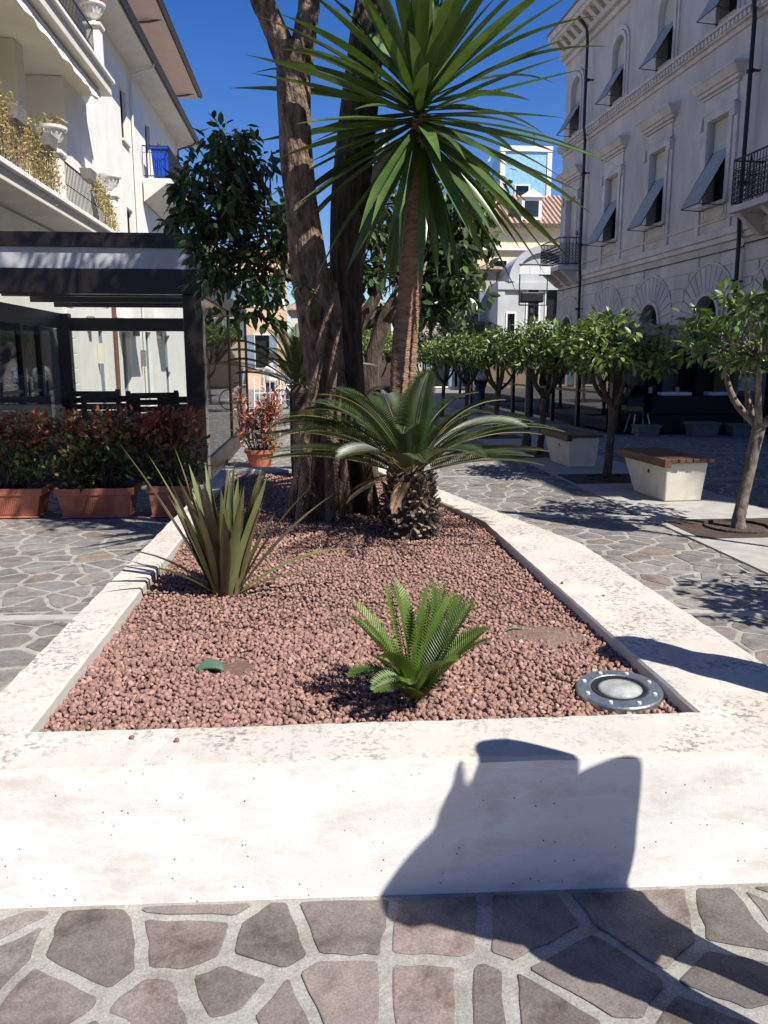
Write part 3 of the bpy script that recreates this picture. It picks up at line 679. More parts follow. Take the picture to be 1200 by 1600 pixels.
for k in range(ny+1):
    y = VY0+.2+(VY1-.3-VY0)*k/ny; x = VX0-.55*(y-VY0)/(VY1-VY0)
    if k: MB().box(x-.05, x+.05, y-.06, y+.06, .03, 1.97).build('post', M['brown_frame'], ver)
    if k < ny:
        y2 = VY0+.2+(VY1-.3-VY0)*(k+1)/ny; x2 = VX0-.55*(y2-VY0)/(VY1-VY0)
        o = beam(x, y+.07, x2, y2-.07, .10, 1.965, .015, 'glass_pane', M['sideglass'], ver)
        beam(x, y+.07, x2, y2-.07, .85, .90, .05, 'rail', M['brown_frame'], o)
# inner back screen with panes behind the terrace
for k in range(4):
    xa = 6.75+k*.78; o = MB().box(xa, xa+.70, 19.3, 19.33, .5, 1.95).build('glass_pane', M['sideglass'], ver)
    bar_frame(MB(), xa-.03, xa+.73, .04, 2.06, 19.26, 19.36, .06).build('pane_frame', M['brown_frame'], o)
xl = 8.02
for ch, wd in zip("CAFFE' C", (.185, .185, .16, .16, .165, .08, .13, .19)):
    if ch != ' ':
        fc = bpy.data.curves.new('letter', 'FONT'); fc.body = ch; fc.size = .25; fc.extrude = .004
        fo = bpy.data.objects.new('tmp', fc); COL.objects.link(fo); bpy.context.view_layer.update()
        me = bpy.data.meshes.new_from_object(fo.evaluated_get(bpy.context.evaluated_depsgraph_get())); bpy.data.objects.remove(fo)
        lt = link('letter', me, M['lettering'], val); lt.location = Vector((xl, vy(xl)-.216, 1.99))-ORG[ver.name]; lt.rotation_euler = (R(90), 0, -math.atan(.1))
    xl += wd
# terrace furniture
def sofa(x, y, w):
    o = thing('lounge_sofa', 'dark wicker sofa with white cushions behind the grey pots of the cafe', 'sofa', (x, y, .03))
    MB().box(x-w/2, x+w/2, y-.35, y+.35, .03, .42).build('base', M['sofa'], o, bevel=.03); MB().box(x-w/2, x+w/2, y-.38, y-.24, .42, .82).build('backrest', M['sofa'], o, bevel=.03)
    for q in (-1, 1): MB().box(x+q*w*.25-w*.16, x+q*w*.25+w*.16, y-.37, y-.10, .824, .90).build('cushion', M['offwhite'], o, bevel=.02)
sofa(8.35, 17.2, 2.1)
def tapered_pot(x, y, w, d, h, name, label, m, cat='pot', group=None):
    o = thing(name, label, cat, (x, y, 0), group=group); b = MB()
    a, c = w/2*.84, d/2*.84
    b.hexa([(x-a, y-c, .01), (x+a, y-c, .01), (x+a, y+c, .01), (x-a, y+c, .01)], [(x-w/2, y-d/2, h-.04), (x+w/2, y-d/2, h-.04), (x+w/2, y+d/2, h-.04), (x-w/2, y+d/2, h-.04)])
    b.build('body', m, o, bevel=.012)
    bar = MB(); 
    for (x0, x1, y0, y1) in ((x-w/2-.02, x+w/2+.02, y-d/2-.02, y-d/2+.02), (x-w/2-.02, x+w/2+.02, y+d/2-.02, y+d/2+.02), (x-w/2-.02, x-w/2+.02, y-d/2+.02, y+d/2-.02), (x+w/2-.02, x+w/2+.02, y-d/2+.02, y+d/2-.02)): bar.box(x0, x1, y0, y1, h-.041, h)
    bar.build('rim', m, o, bevel=.006)
    MB().box(x-w/2+.021, x+w/2-.021, y-d/2+.021, y+d/2-.021, h-.05, h-.02).build('soil', M['soil'], o)
    return o
tapered_pot(8.15, 16.25, .62, .36, .30, 'plant_trough', 'grey plastic trough in front of the cafe sofa', M['greypot'])
tapered_pot(8.95, 16.2, .50, .36, .26, 'plant_trough', 'smaller grey trough beside the lamp end of the cafe sofa', M['greypot'])
tapered_pot(7.0, 16.4, .5, .32, .24, 'plant_trough', 'low grey trough below the white legged cafe chair', M['greypot'])
def cafe_chair(x, y, label):
    o = thing('cafe_chair', label, 'chair', (x, y, .03)); MB().box(x-.2, x+.2, y-.2, y+.2, .44, .47).build('seat', M['greywood'], o, bevel=.008)
    b = MB(); b.tube([(x-.19, y+.19, .47), (x-.19, y+.24, .8), (x+.19, y+.24, .8), (x+.19, y+.19, .47)], .015, 6); b.box(x-.17, x+.17, y+.21, y+.235, .58, .77); b.build('backrest', M['greywood'], o)
    for q in (-1, 1):
        for r_ in (-1, 1): MB().tube([(x+q*.13, y+r_*.13, .45), (x+q*.22, y+r_*.22, .03)], .016, 6).build('leg', M['offwhite'], o)
cafe_chair(7.05, 16.95, 'cafe chair with white splayed legs at the open veranda end')
ct = thing('cafe_table', 'small round dark cafe table inside the veranda', 'table', (7.7, 18.2, .03)); MB().lathe([(.0, 0), (.35, 0), (.35, .025), (0, .025)], (7.7, 18.2, .72), 20).build('table_top', M['sofa'], ct); MB().lathe([(.2, 0), (.2, .02), (.03, .03), (.025, .69)], (7.7, 18.2, .03), 12).build('pedestal', M['black'], ct)
tl = thing('table_lamp', 'standing lamp with a white cone shade at the cafe', 'lamp', (9.35, 16.75, .03)); MB().lathe([(.15, 0), (.15, .03), (.03, .05), (.035, .5), (.06, .6), (.02, .72), (.015, .95)], (9.35, 16.75, .03), 14).build('stand', M['greypot'], tl)
MB().lathe([(.21, 0), (.155, .30), (.15, .30), (.2, 0)], (9.35, 16.75, .93), 20).build('lamp_shade', M['shade'], tl)
sh = thing('terrace_counter', 'low dark counter with candle jars across the veranda', 'counter', (7.75, 17.75, .03)); MB().box(6.75, 8.75, 17.62, 17.88, .80, .84).build('top', M['sofa'], sh)
for x in (6.85, 7.75, 8.65): MB().box(x-.04, x+.04, 17.66, 17.84, .03, .799).build('leg', M['brown_frame'], sh)
for k, x in enumerate((7.0, 7.62, 8.25)):
    o = MB().lathe([(.0, 0), (.045, 0), (.05, .10), (.045, .14), (.035, .14), (.035, .02)], (x, 17.75, .842), 12).build('candle_jar', M['offwhite'])
    tag(o, ('leftmost white candle jar on the veranda counter', 'middle white candle jar on the veranda counter', 'rightmost white candle jar on the veranda counter')[k], 'jar', 'cafe candle jars')

# ================================================================ LEFT BUILDING (s = 31 - Y along the wall, y = outwards +X)
lb = thing('apartment_house', 'white sunlit apartment house with balconies and deep eaves behind the pavilion', 'building', (-5.35, 35.4, 0), R(-90), local=True)
def S(Y): return 35.4-Y
SL = S(9.5)
up = [(S(25.9), S(25.1), 7.85, 9.3), (S(29.4), S(28.6), 7.32, 9.3), (S(31.6), S(30.8), 7.32, 9.3), (S(33.6), S(33.0), 7.9, 9.2)]
mid = [(S(26.0), S(25.2), 4.9, 6.0), (S(31.6), S(30.8), 4.9, 6.2)]
gr = [(S(19.3), S(18.3), .1, 2.3), (S(21.9), S(21.1), .1, 2.5), (S(24.6), S(23.6), .1, 2.4), (S(27.8), S(26.7), .1, 2.5), (S(31.4), S(30.3), .1, 2.5), (S(13.2), S(12.2), .1, 2.4), (S(16.0), S(14.6), .1, 2.4)]
YB = 22.0
w = MB(); f5 = lambda hs: [(*h, False) for h in hs]
wall(w, 0, S(YB), 0, 10.2, f5([h for h in up+mid+gr if h[0] < S(YB)]), 0, .25)
wall(w, S(YB), SL, 0, 4.20, f5([h for h in gr if h[0] > S(YB)]), 0, .25)
w.add([(0, 0, 0), (0, -8, 0), (0, -8, 10.2), (0, 0, 10.2)], [(0, 1, 2, 3)])
w.add([(S(YB), 0, 4.2), (S(YB), -1.9, 4.2), (S(YB), -1.9, 10.2), (S(YB), 0, 10.2)], [(0, 1, 2, 3)])
w.add([(SL, 0, 0), (SL, -8, 0), (SL, -8, 10.2), (SL, 0, 10.2)], [(3, 2, 1, 0)]); w.build('wall', M['white_paint'], lb)
MB().box(S(YB)+.005, SL, -2.1, -1.9, 4.2, 10.2).build('loggia_back_wall', M['cream'], lb)
for k, h in enumerate(up+mid+gr):
    o = pane(lb, h[0], h[1], h[2], h[3], -.18, M['darkglass'] if h[2] > 1 else M['shopdoor'], 'window' if h[2] > 1 else 'door')
    bar_frame(MB(), h[0]+.005, h[1]-.005, h[2]+.005, h[3]-.005, -.178, -.11, .06).build('window_frame', M['shutter'] if h[2] < 1 else M['brown_frame'] if k % 3 else M['greywood'], o)
    if k in (0, 4, 5): MB().box(h[0]-.06, h[1]+.06, .0, .07, h[2]-.06, h[2]-.002).build('sill', M['cream'], o)
# white chunk of wall between loggia and flush facade + column
MB().box(S(YB)+.002, S(19.5), -1.9, -.01, 4.56, 7.69).build('loggia_side_wall', M['white_paint'], lb)
MB().box(S(17.9), S(17.45), -.75, -.30, 4.56, 7.69).build('column', M['cream'], lb)
MB().box(S(14.4), S(13.95), -.75, -.30, 4.56, 7.69).build('column', M['cream'], lb)
MB().box(S(YB)+.002, S(21.0), -1.9, -.01, 8.1, 10.18).build('loggia_side_wall', M['white_paint'], lb)
for z, z1, Yend in ((4.25, 4.46, 21.6), (7.70, 7.98, 20.9)):
    MB().box(S(Yend), SL, -1.9, .72, z, z1).build('balcony_slab', M['cream'], lb, bevel=.02)
    MB().box(S(Yend)-.06, SL, .05, .80, z1+.001, z1+.09).build('slab_edge', M['white_paint'], lb, bevel=.012)
def pillar(Y, z0, h, w=.30):
    o = MB().box(S(Y)-w/2, S(Y)+w/2, .32, .32+w, z0, z0+h).build('pillar', M['white_paint'], lb, bevel=.012)
    MB().box(S(Y)-w/2-.05, S(Y)+w/2+.05, .27, .37+w, z0+h, z0+h+.07).build('pillar_cap', M['white_paint'], o, bevel=.01); return z0+h+.07
def urn(Y, z, label, flowers=None):
    X, yy = -5.35+.47, Y; o = thing('urn', label, 'urn', (X, yy, z), group='stone urns on the balcony pillars')
    b = MB(); pr = [(.10, 0), (.10, .05), (.05, .08), (.06, .12), (.17, .20), (.22, .30), (.23, .36), (.28, .38), (.29, .43), (.25, .44), (.20, .40), (.0, .39)]
    n = 28; vs = []
    for k, (r, zz) in enumerate(pr):
        for j in range(n): rr = r*(1+(.05*math.cos(14*2*math.pi*j/n) if .1 < zz < .35 else 0)); vs.append((X+rr*math.cos(2*math.pi*j/n), yy+rr*math.sin(2*math.pi*j/n), z+zz))
    b.add(vs, [(k*n+j, k*n+(j+1) % n, (k+1)*n+(j+1) % n, (k+1)*n+j) for k in range(len(pr)-1) for j in range(n)]); b.build('bowl', M['white_paint'], o)
    if flowers:
        rg = np.random.default_rng(int(Y*10)); k = 160; th = rg.uniform(0, 6.28, k); rr = .24*np.sqrt(rg.random(k)); p = np.stack([X+rr*np.cos(th), yy+rr*np.sin(th), z+.40+rg.uniform(0, .2, k)], 1)-np.array(ORG[o.name])
        V, T, C = scatter(LEAFS_V, LEAFS_T, p, rand_rot(k, rg), rg.uniform(.07, .12, k), (np.ones((k, 3)) if flowers == 'red' else np.array([[.30, .24, .10]]))*rg.uniform(.5, 1.2, (k, 1)))
        link('flowers', mesh_np('flowers', V, T, C), M['redflower'] if flowers == 'red' else M['leaf_dry'], o)
def rail_section(Ya, Yb, zf, h=.92):
    r = MB(); a, c = S(Ya), S(Yb)
    for z in (.08, h): r.tube([(a, .47, zf+z), (c, .47, zf+z)], .02, 6)
    r.tube([(a, .47, zf+h*.55), (c, .47, zf+h*.55)], .010, 6)
    k = int(abs(c-a)/.105)
    for i in range(k+1): s_ = a+(c-a)*i/k; r.tube([(s_, .47, zf+.08), (s_, .47, zf+h)], .009, 5)
    return r.build('railing', M['black'], lb)
def vine(mass, label, dense, cols):
    """dry trailing plant: (Y, z top, drop, spread)"""
    rg = np.random.default_rng(int(mass[0][0]*7)); P = []; st = MB()
    for (Y, zt, drop, k) in mass:
        for q in range(k):
            y0 = Y+rg.normal()*.14; x0 = -5.35+.50+rg.random()*.12; pts = []; zz = zt+rg.uniform(-.05, .1); x = x0
            for i in range(9):
                pts.append((x, y0, zz)); zz -= drop/8*rg.uniform(.6, 1.3); x += rg.uniform(-.01, .03); y0 += rg.normal()*.04
            st.tube(pts, .004, 4)
            for p in pts:
                for _ in range(dense): P.append((p[0]+rg.normal()*.045, p[1]+rg.normal()*.06, p[2]+rg.normal()*.06))
    o = thing('trailing_plant', label, 'plant', (mass[0][0]*0-4.85, mass[0][0], mass[0][1]), group=None)
    P = np.array(P)-np.array(ORG[o.name]); n = len(P); c = np.array(cols)[rg.integers(0, len(cols), n)]*rg.uniform(.7, 1.25, (n, 1))
    V, T, C = scatter(LEAFS_V, LEAFS_T, P, rand_rot(n, rg), rg.uniform(.04, .075, n), c)
    tag(link('leaves', mesh_np('leaves', V, T, C), M['leaf'], o), kind='stuff'); st.build('stems', M['dry'], o)
M['leaf_dry'] = M['leaf']
ZL, ZU = 4.551, 8.071
t = pillar(16.8, ZL, .88); urn(16.8, t, 'white fluted urn on the lower balcony pillar between the two dry vines', 'dry')
t = pillar(21.2, ZL, .95); urn(21.2, t, 'white fluted urn at the far corner of the lower balcony')
pillar(12.6, ZL, .88)
t = pillar(20.6, ZU, 1.0); urn(20.6, t, 'white urn of red flowers on the upper balcony corner pillar', 'red')
pillar(15.0, ZU, 1.0)
for a, c in ((16.95, 21.05), (12.75, 16.65), (9.6, 12.45)): rail_section(a, c, ZL)
for a, c in ((15.15, 20.45), (9.6, 14.85)): rail_section(a, c, ZU)
DRY = [(.36, .29, .10), (.30, .25, .09), (.20, .20, .06), (.42, .33, .14)]
vine([(13.9, 5.62, .9, 8), (14.5, 5.62, 1.05, 9), (15.1, 5.58, 1.1, 10), (15.7, 5.55, 1.1, 9), (16.2, 5.45, .8, 7)], 'dry yellowish trailing plant spilling over the near lower balcony railing', 6, DRY)
vine([(19.1, 5.55, .35, 6), (19.6, 5.5, .6, 8), (20.2, 5.4, .85, 9), (20.7, 5.2, .8, 8)], 'dry trailing plant hanging over the far corner of the lower balcony', 6, DRY)
for Y, lab in ((14.3, 'grey hanging flower box on the railing among the near dry vine'), (15.9, 'second grey flower box on the railing left of the urn'), (18.6, 'grey flower box on the railing beside the far dry vine')):
    o = MB().hexa([(-4.80, Y-.22, 5.34), (-4.62, Y-.22, 5.34), (-4.62, Y+.22, 5.34), (-4.80, Y+.22, 5.34)], [(-4.83, Y-.25, 5.56), (-4.59, Y-.25, 5.56), (-4.59, Y+.25, 5.56), (-4.83, Y+.25, 5.56)]).build('flower_box', M['greypot'], bevel=.008)
    tag(o, lab, 'flower box', 'flower boxes on the balcony')
# rolled awning under the upper balcony
aw = thing('roller_awning', 'half rolled cream awning with wavy hem under the upper balcony', 'awning', (-4.9, 14, 7.4))
MB().tube([(-4.86, 9.6, 7.58), (-4.86, 20.4, 7.58)], .09, 12).build('roller', M['cream'], aw)
b = MB(); vs = []; nn = 60
for k in range(nn+1): Y = 9.6+10.7*k/nn; vs += [(-4.78, Y, 7.54), (-4.70+.02*math.sin(k), Y, 7.30+.05*abs(math.sin(k*.8)))]
b.add(vs, [(2*k, 2*k+1, 2*k+3, 2*k+2) for k in range(nn)]); o = b.build('hem', M['white_paint'], aw); sm = o.modifiers.new('s', 'SOLIDIFY'); sm.thickness = .006
ac = thing('air_conditioner', 'white air conditioner unit on the loggia wall', 'air conditioner', (-7.1, 15.6, 6.4)); MB().box(-7.24, -6.95, 15.2, 16.0, 6.4, 6.95).build('case', M['offwhite'], ac, bevel=.02); gril = MB().lathe([(.2, 0), (.2, .02), (.0, .02)], (0, 0, 0), 18).build('grille', M['greypot'], ac); gril.rotation_euler = (0, R(90), 0); gril.location = Vector((.155, .1, .27)); gril.data.transform(Matrix.Translation(ORG[ac.name]))
# eaves
def eave(z, proj, s0, s1, m, rise=.16):
    o = MB().box(s0, s1, -1.2, proj, z, z+rise).build('eave', m, lb)
    b = MB(); n = 8; vs = []
    for s_ in (s0-.02, s1):
        for k in range(n+1): a = math.pi*k/n; vs.append((s_, proj+.07-.075*math.cos(a), z+rise-.01-.09*math.sin(a)))
    b.add(vs, [(k, k+1, n+2+k, n+1+k) for k in range(n)]); b.box(s0-.02, s1, proj+.002, proj+.16, z+rise-.012, z+rise+.03)
    b.build('gutter', M['gutter'], o); return o
eave(10.2, .74, -.3, SL, M['soffit']); 
MB().box(.8, SL, -5, -.35, 10.36, 11.92).build('attic_wall', M['soffit2'], lb)
eave(11.92, .95, .2, SL, M['soffit2'], .12)
b = MB(); b.hexa([(.1, 1.0, 12.045), (SL, 1.0, 12.045), (SL, -7, 12.045), (.1, -7, 12.045)], [(.1, .95, 12.1), (SL, .95, 12.1), (SL, -6, 14), (.1, -6, 14)]); b.build('roof', M['tile'], lb)
for Y, z in ((26.4, 10.2), (35.0, 10.2)):
    b = MB(); b.tube([(S(Y), .78, z+.06), (S(Y), .7, z-.06), (S(Y), .08, z-.25), (S(Y), .06, z-.5), (S(Y), .06, .2)], .038, 8); b.build('downpipe', M['cream'] if Y < 30 else M['gutter'], lb)
for Y in (27.6, 34.6): MB().tube([(S(Y), .98, 11.98), (S(Y), .5, 11.86), (S(Y), -.3, 11.80)], .035, 8).build('eave_pipe', M['gutter'], lb)
bal = balcony(lb, S(32.2), S(27.6), 7.30, .92, M['white_paint'], 0, brackets=False, name='balcony')
MB().hexa([(S(32.2), .05, 6.6), (S(27.6), .05, 6.6), (S(27.6), .06, 6.6), (S(32.2), .06, 6.6)], [(S(32.2), .05, 7.158), (S(27.6), .05, 7.158), (S(27.6), .8, 7.158), (S(32.2), .8, 7.158)]).build('balcony_soffit', M['soffit'], bal)
# cladding courses at the shop front
for k in range(12): MB().box(S(18.95), S(18.35 if k % 2 else 18.45), .002, .06, .08+k*.33, .39+k*.33).build('stone_block', M['white_paint'], lb, bevel=.012)
MB().tube([(S(22.6), .08, 4.2), (S(22.6), .08, .1)], .05, 8).build('downpipe', pm('copper_pipe', (.16, .07, .045), None, rough=.5), lb)
for Y, z in ((24.1, 2.75), (29.6, 2.85)):
    h = MB(); h.hexa([(S(Y+1.0), .0, z), (S(Y-1.0), .0, z), (S(Y-1.0), .75, z-.25), (S(Y+1.0), .75, z-.25)], [(S(Y+1.0), .0, z+.06), (S(Y-1.0), .0, z+.06), (S(Y-1.0), .75, z-.19), (S(Y+1.0), .75, z-.19)]); h.build('shade_hood', M['soffit'], lb)  # hoods added to cast shadow on the ground-floor wall
for Y, z, mm in ((20.9, 1.5, 'cream'), (26.0, 1.4, 'greypot')): MB().box(S(Y)-.02, S(Y)+.02, .01, .16, z, z+.5).build('shop_panel', M[mm], lb)
for Y in (20.2, 25.2, 28.9): MB().box(S(Y)-.12, S(Y)+.12, .002, .16, 2.3, 2.62).build('wall_lamp', M['greypot'], lb, bevel=.03)
bn = thing('storage_bin', 'blue plastic storage bin on the far balcony', 'bin', (-4.75, 28.15, 7.30))
b = MB(); b.hexa([(-5.0, 27.9, 7.305), (-4.56, 27.9, 7.305), (-4.56, 28.4, 7.305), (-5.0, 28.4, 7.305)], [(-5.06, 27.84, 8.22), (-4.52, 27.84, 8.22), (-4.52, 28.46, 8.22), (-5.06, 28.46, 8.22)]); b.build('body', M['blue'], bn, bevel=.02)
MB().box(-5.1, -4.48, 27.8, 28.5, 8.222, 8.33).build('lid', M['blue'], bn, bevel=.03)
for k in range(4): MB().box(-4.99+k*.13, -4.95+k*.13, 27.835, 27.87, 7.4, 8.1).build('rib', M['blue'], bn)
tapered_pot(0, 0, .6, .25, .22, 'balcony_trough', 'reddish plant trough on the far balcony beside the blue bin', M['terracotta']).location = (-4.72, 29.6, 7.30)

# ================================================================ PAVILION
pv = thing('glass_pavilion', 'dark brown framed glass pavilion with rolled grey blind behind the potted shrubs', 'pavilion', (-1.45, 10.3, 0))
X0, X1, Y0, Y1, PH = -5.12, -1.34, 10.3, 17.2, 3.07
FR = M['brown_frame']
MB().box(X0, X1, Y0, Y1, .0, .06).build('floor', M['greywood'], pv)
MB().box(X0, X1, Y0-.04, Y0+.12, 2.90, PH).build('beam', FR, pv, bevel=.008)
MB().box(X0, X1-.08, Y0+.0, Y0+.03, 2.655, 2.898).build('rolled_blind', M['pvc'], pv)
MB().box(X1-.14, X1, Y0-.03, Y0+.1, 2.652, 2.898).build('bracket', M['greypot'], pv)
MB().box(X0, X1, Y0-.03, Y0+.12, 2.36, 2.65).build('beam', FR, pv, bevel=.008)
MB().box(X1-.24, X1-.012, Y0-.02, Y0+.2, .06, 2.358).build('post', FR, pv, bevel=.01)
MB().box(X1-.05, X1-.004, Y0-.005, Y0+.17, .06, 2.358).build('post_strip', M['greypot'], pv)
MB().box(X0+.01, X1-.245, Y0+.05, Y0+.062, .9, 2.357).build('glass_pane', M['glass'], pv)
MB().box(X0+.01, X1-.245, Y0+.02, Y0+.09, .06, .55).build('low_panel', FR, pv)
MB().box(X0+.012, X1-.247, Y0+.052, Y0+.060, .552, .898).build('glass_pane', M['glass'], pv)
MB().box(X0, X1-.02, Y0+.13, Y1, 2.78, 2.86).build('roof', M['greywood'], pv)
for k in range(5):
    y = Y0+.9+k*1.35; MB().box(X0+.1, X1-.15, y, y+.09, 2.60, 2.778).build('rafter', FR, pv)
MB().box(X1-.10, X1-.005, Y0+.21, Y1, 2.36, 2.60).build('side_beam', FR, pv)
MB().box(X1-.06, X1-.03, Y0+.21, Y1, 2.602, 2.778).build('fanlight', M['sideglass'], pv)
sy = [Y0+.21, 13.7, 15.6, Y1-.1]
for k in range(3):
    MB().box(X1-.05, X1-.038, sy[k]+.03, sy[k+1]-.03, .30, 2.358).build('glass_pane', M['sideglass'], pv); MB().box(X1-.075, X1-.01, sy[k]+.03, sy[k+1]-.03, .06, .298).build('sill_panel', FR, pv)
    MB().box(X1-.07, X1-.015, sy[k+1]-.03, sy[k+1]+.03, .06, 2.358).build('mullion', FR, pv)
MB().box(X0+.2, X1-.11, Y1-.1, Y1, 2.16, 2.42).build('beam', FR, pv)
MB().box(X0, X0+.24, Y1-.2, Y1, .06, 2.5).build('post', FR, pv)
MB().box(X0+.26, X1-.12, Y1-.06, Y1-.05, .1, 2.15).build('glass_pane', M['glass'], pv)
MB().box(X0, X0+.1, Y0+.21, Y1-.21, 2.2, 2.5).build('side_beam', FR, pv)
for k, y in enumerate((11.9, 13.4, 14.7, 15.7)): MB().box(X0, X0+.1, y-.06, y+.06, .06, 2.198).build('post', FR, pv)
for k, (a, c) in enumerate(((13.46, 14.64), (14.76, 15.64), (15.76, 16.98))):
    d = MB().box(X0+.04, X0+.05, a, c, .08, 2.19).build('glass_door', M['glass'], pv)
    MB().box(X0+.02, X0+.07, a, c, 1.0, 1.06).build('rail', FR, d); MB().box(X0+.1, X0+.13, a+.05, a+.08, .95, 1.2).build('handle', M['black'], d)
def slat_bench(x, y, rz, label, hgt=1.02):
    o = thing('slatted_seat', label, 'seat', (x, y, .06), rz, 'slatted seats in the pavilion', local=True)
    for k in range(5): MB().box(-.42, .42, -.03, 0, .46+k*.11, .55+k*.11).build('back_slat', M['greywood'], o)
    for q in (-.38, .38): MB().box(q-.035, q+.035, .0, .05, 0, hgt).build('post', M['greywood'], o); MB().box(q-.03, q+.03, .50, .55, 0, .42).build('leg', M['greywood'], o)
    for k in range(4): MB().box(-.42, .42, .06+k*.125, .165+k*.125, .42, .445).build('seat_slat', M['greywood'], o)
for a in ((-3.75, 14.3, 0, 'dark slatted seat with gaps, farthest back in the pavilion'), (-3.0, 12.3, .15, 'wide dark slatted seat just above the middle pot of shrubs'), (-2.62, 13.5, .3, 'narrow looking slatted seat turned beside the table'), (-1.85, 12.0, .5, 'slatted seat against the right corner post of the pavilion'), (-4.25, 12.2, -.1, 'slatted seat left of the glass door in the pavilion')): slat_bench(*a)
o = thing('pavilion_table', 'dark slatted table between the pavilion seats', 'table', (-2.25, 13.6, .06))
for k in range(5): MB().box(-2.65, -1.85, 13.3+k*.13, 13.42+k*.13, .74, .78).build('table_slat', M['greywood'], o)
for q in (-2.6, -1.9):
    for r_ in (13.34, 13.88): MB().box(q-.03, q+.03, r_-.03, r_+.03, .06, .739).build('leg', M['greywood'], o)

# ================================================================ FAR BUILDINGS
def far_house(name, label, xr, xl, Y, h, m, wins, depth=8, roofm=None, rh=.8, cat='building', shut=True, eavew=.3):
    """faces the camera; s runs from the right end to the left"""
    o = thing(name, label, cat, (xr, Y, 0), R(180), local=True); L_ = xr-xl; w = MB()
    wall(w, 0, L_, 0, h, [(a, b_, za, zb, False) for a, b_, za, zb in wins], 0, .2)
    for q in (0, L_): w.add([(q, 0, 0), (q, -depth, 0), (q, -depth, h), (q, 0, h)], [(0, 1, 2, 3)])
    w.build('wall', m, o)
    for a, b_, za, zb in wins:
        p = pane(o, a, b_, za, zb, -.12, M['darkglass'], 'window'); bar_frame(MB(), a-.08, b_+.08, za-.08, zb+.08, -.001, .04, .09).build('window_frame', M['white_paint'], p)
        if shut:
            for q in (a-.02-(b_-a)/2, b_+.02): MB().box(q, q+(b_-a)/2, .045, .085, za, zb).build('shutter', M['shutter'], p)
    if roofm:
        b = MB(); b.hexa([(-eavew, eavew, h), (L_+eavew, eavew, h), (L_+eavew, -depth, h), (-eavew, -depth, h)], [(-eavew, eavew-.02, h+.12), (L_+eavew, eavew-.02, h+.12), (L_+eavew, -depth*.6, h+rh), (-eavew, -depth*.6, h+rh)]); b.build('roof', roofm, o)
    return o
# white house with a round gable
ch = far_house('white_house', 'pale white house with a rounded gable beyond the palazzo', 15.5, 9.55, 42, 5.6, M['church'], [(2.75, 3.35, 3.6, 5.2), (3.75, 4.35, 3.6, 5.2), (5.0, 5.4, 2.0, 4.0), (3.2, 3.8, .3, 2.4)], shut=False)
b = MB(); n = 22; c, r0 = 3.55, 1.75; vs = []
pts = [(c-r0*math.cos(math.pi*k/n), 5.6+1.7*math.sin(math.pi*k/n)) for k in range(n+1)]
b.add([(p[0], 0, p[1]) for p in pts]+[(p[0], -3, p[1]) for p in pts], [tuple(range(n+1))]+[(k, k+1, n+2+k, n+1+k) for k in range(n)]); b.build('round_gable', M['church'], ch)
b = MB(); vs = []
for k in range(n+1):
    cx, cz = -math.cos(math.pi*k/n), math.sin(math.pi*k/n)
    vs += [(c+1.5*cx, .02, 5.6+1.45*cz), (c+1.5*cx, .16, 5.6+1.45*cz), (c+1.85*cx, .2, 5.6+1.8*cz), (c+1.85*cx, -.2, 5.6+1.8*cz)]
b.add(vs, [(4*k+q, 4*k+q+1, 4*k+q+5, 4*k+q+4) for k in range(n) for q in range(3)]); b.build('gable_moulding', M['church'], ch)
MB().box(0, 5.95, -.02, .14, 5.2, 5.55).build('cornice', M['church'], ch)
for q in (1.9, 5.75): MB().box(q-.18, q+.18, .0, .08, 0, 5.2).build('pilaster', M['church'], ch)
yh = far_house('yellow_house', 'tall yellow house with tiled roof and dormer far behind', 20.5, 9.6, 50, 9.6, M['yellow'], [(4.0, 4.8, 5.8, 7.6), (6.2, 7.0, 5.8, 7.6), (8.6, 9.4, 5.8, 7.6), (8.6, 9.4, 2, 3.8)], depth=8, shut=False)
MB().box(-.1, 10.95, -.02, .2, 8.2, 8.4).build('string_course', M['white_paint'], yh)
b = MB(); tw = .30                    # rows of roof tiles as raised ribs
for k in range(int(11.4/tw)): b.tube([(-.3+k*tw, .5, 9.62), (-.3+k*tw, -4.5, 12.2)], .13, 6)
b.hexa([(-.4, .45, 9.55), (11.2, .45, 9.55), (11.2, -4.5, 9.55), (-.4, -4.5, 9.55)], [(-.4, .45, 9.6), (11.2, .45, 9.6), (11.2, -4.5, 12.15), (-.4, -4.5, 12.15)])
rf = b.build('roof', M['tile'], yh)
d = MB(); sx = 20.5-13.35; d.box(sx-.62, sx+.62, -1.6, .0, 10.0, 11.3); d.hexa([(sx-.8, .1, 11.3), (sx+.8, .1, 11.3), (sx+.8, -2, 11.3), (sx-.8, -2, 11.3)], [(sx-.05, .1, 11.75), (sx+.05, .1, 11.75), (sx+.05, -2, 11.75), (sx-.05, -2, 11.75)]); d.build('dormer', M['white_paint'], rf)
MB().box(sx-.42, sx+.42, .0, .03, 10.2, 11.1).build('dormer_window', M['darkglass'], rf)
tr = far_house('tiled_turret', 'pale blue tiled turret with white edges above the yellow house', 16.35, 13.1, 57, 15.6, M['bluetile'], [(1.4, 2.3, 11.9, 13.4)], depth=3.4, shut=False)
for q in (.0, 3.25): MB().box(q-.16, q+.16, -.3, .06, 0, 15.7).build('corner_trim', M['white_paint'], tr)
MB().box(-.2, 3.45, -.4, .1, 15.6, 15.95).build('parapet', M['white_paint'], tr); MB().box(-.2, 3.45, -.1, .08, 10.6, 11.1).build('string_course', M['white_paint'], tr)
MB().tube([(1.0, -.5, 15.95), (1.0, -.5, 16.9)], .05, 6).build('finial', M['black'], tr)
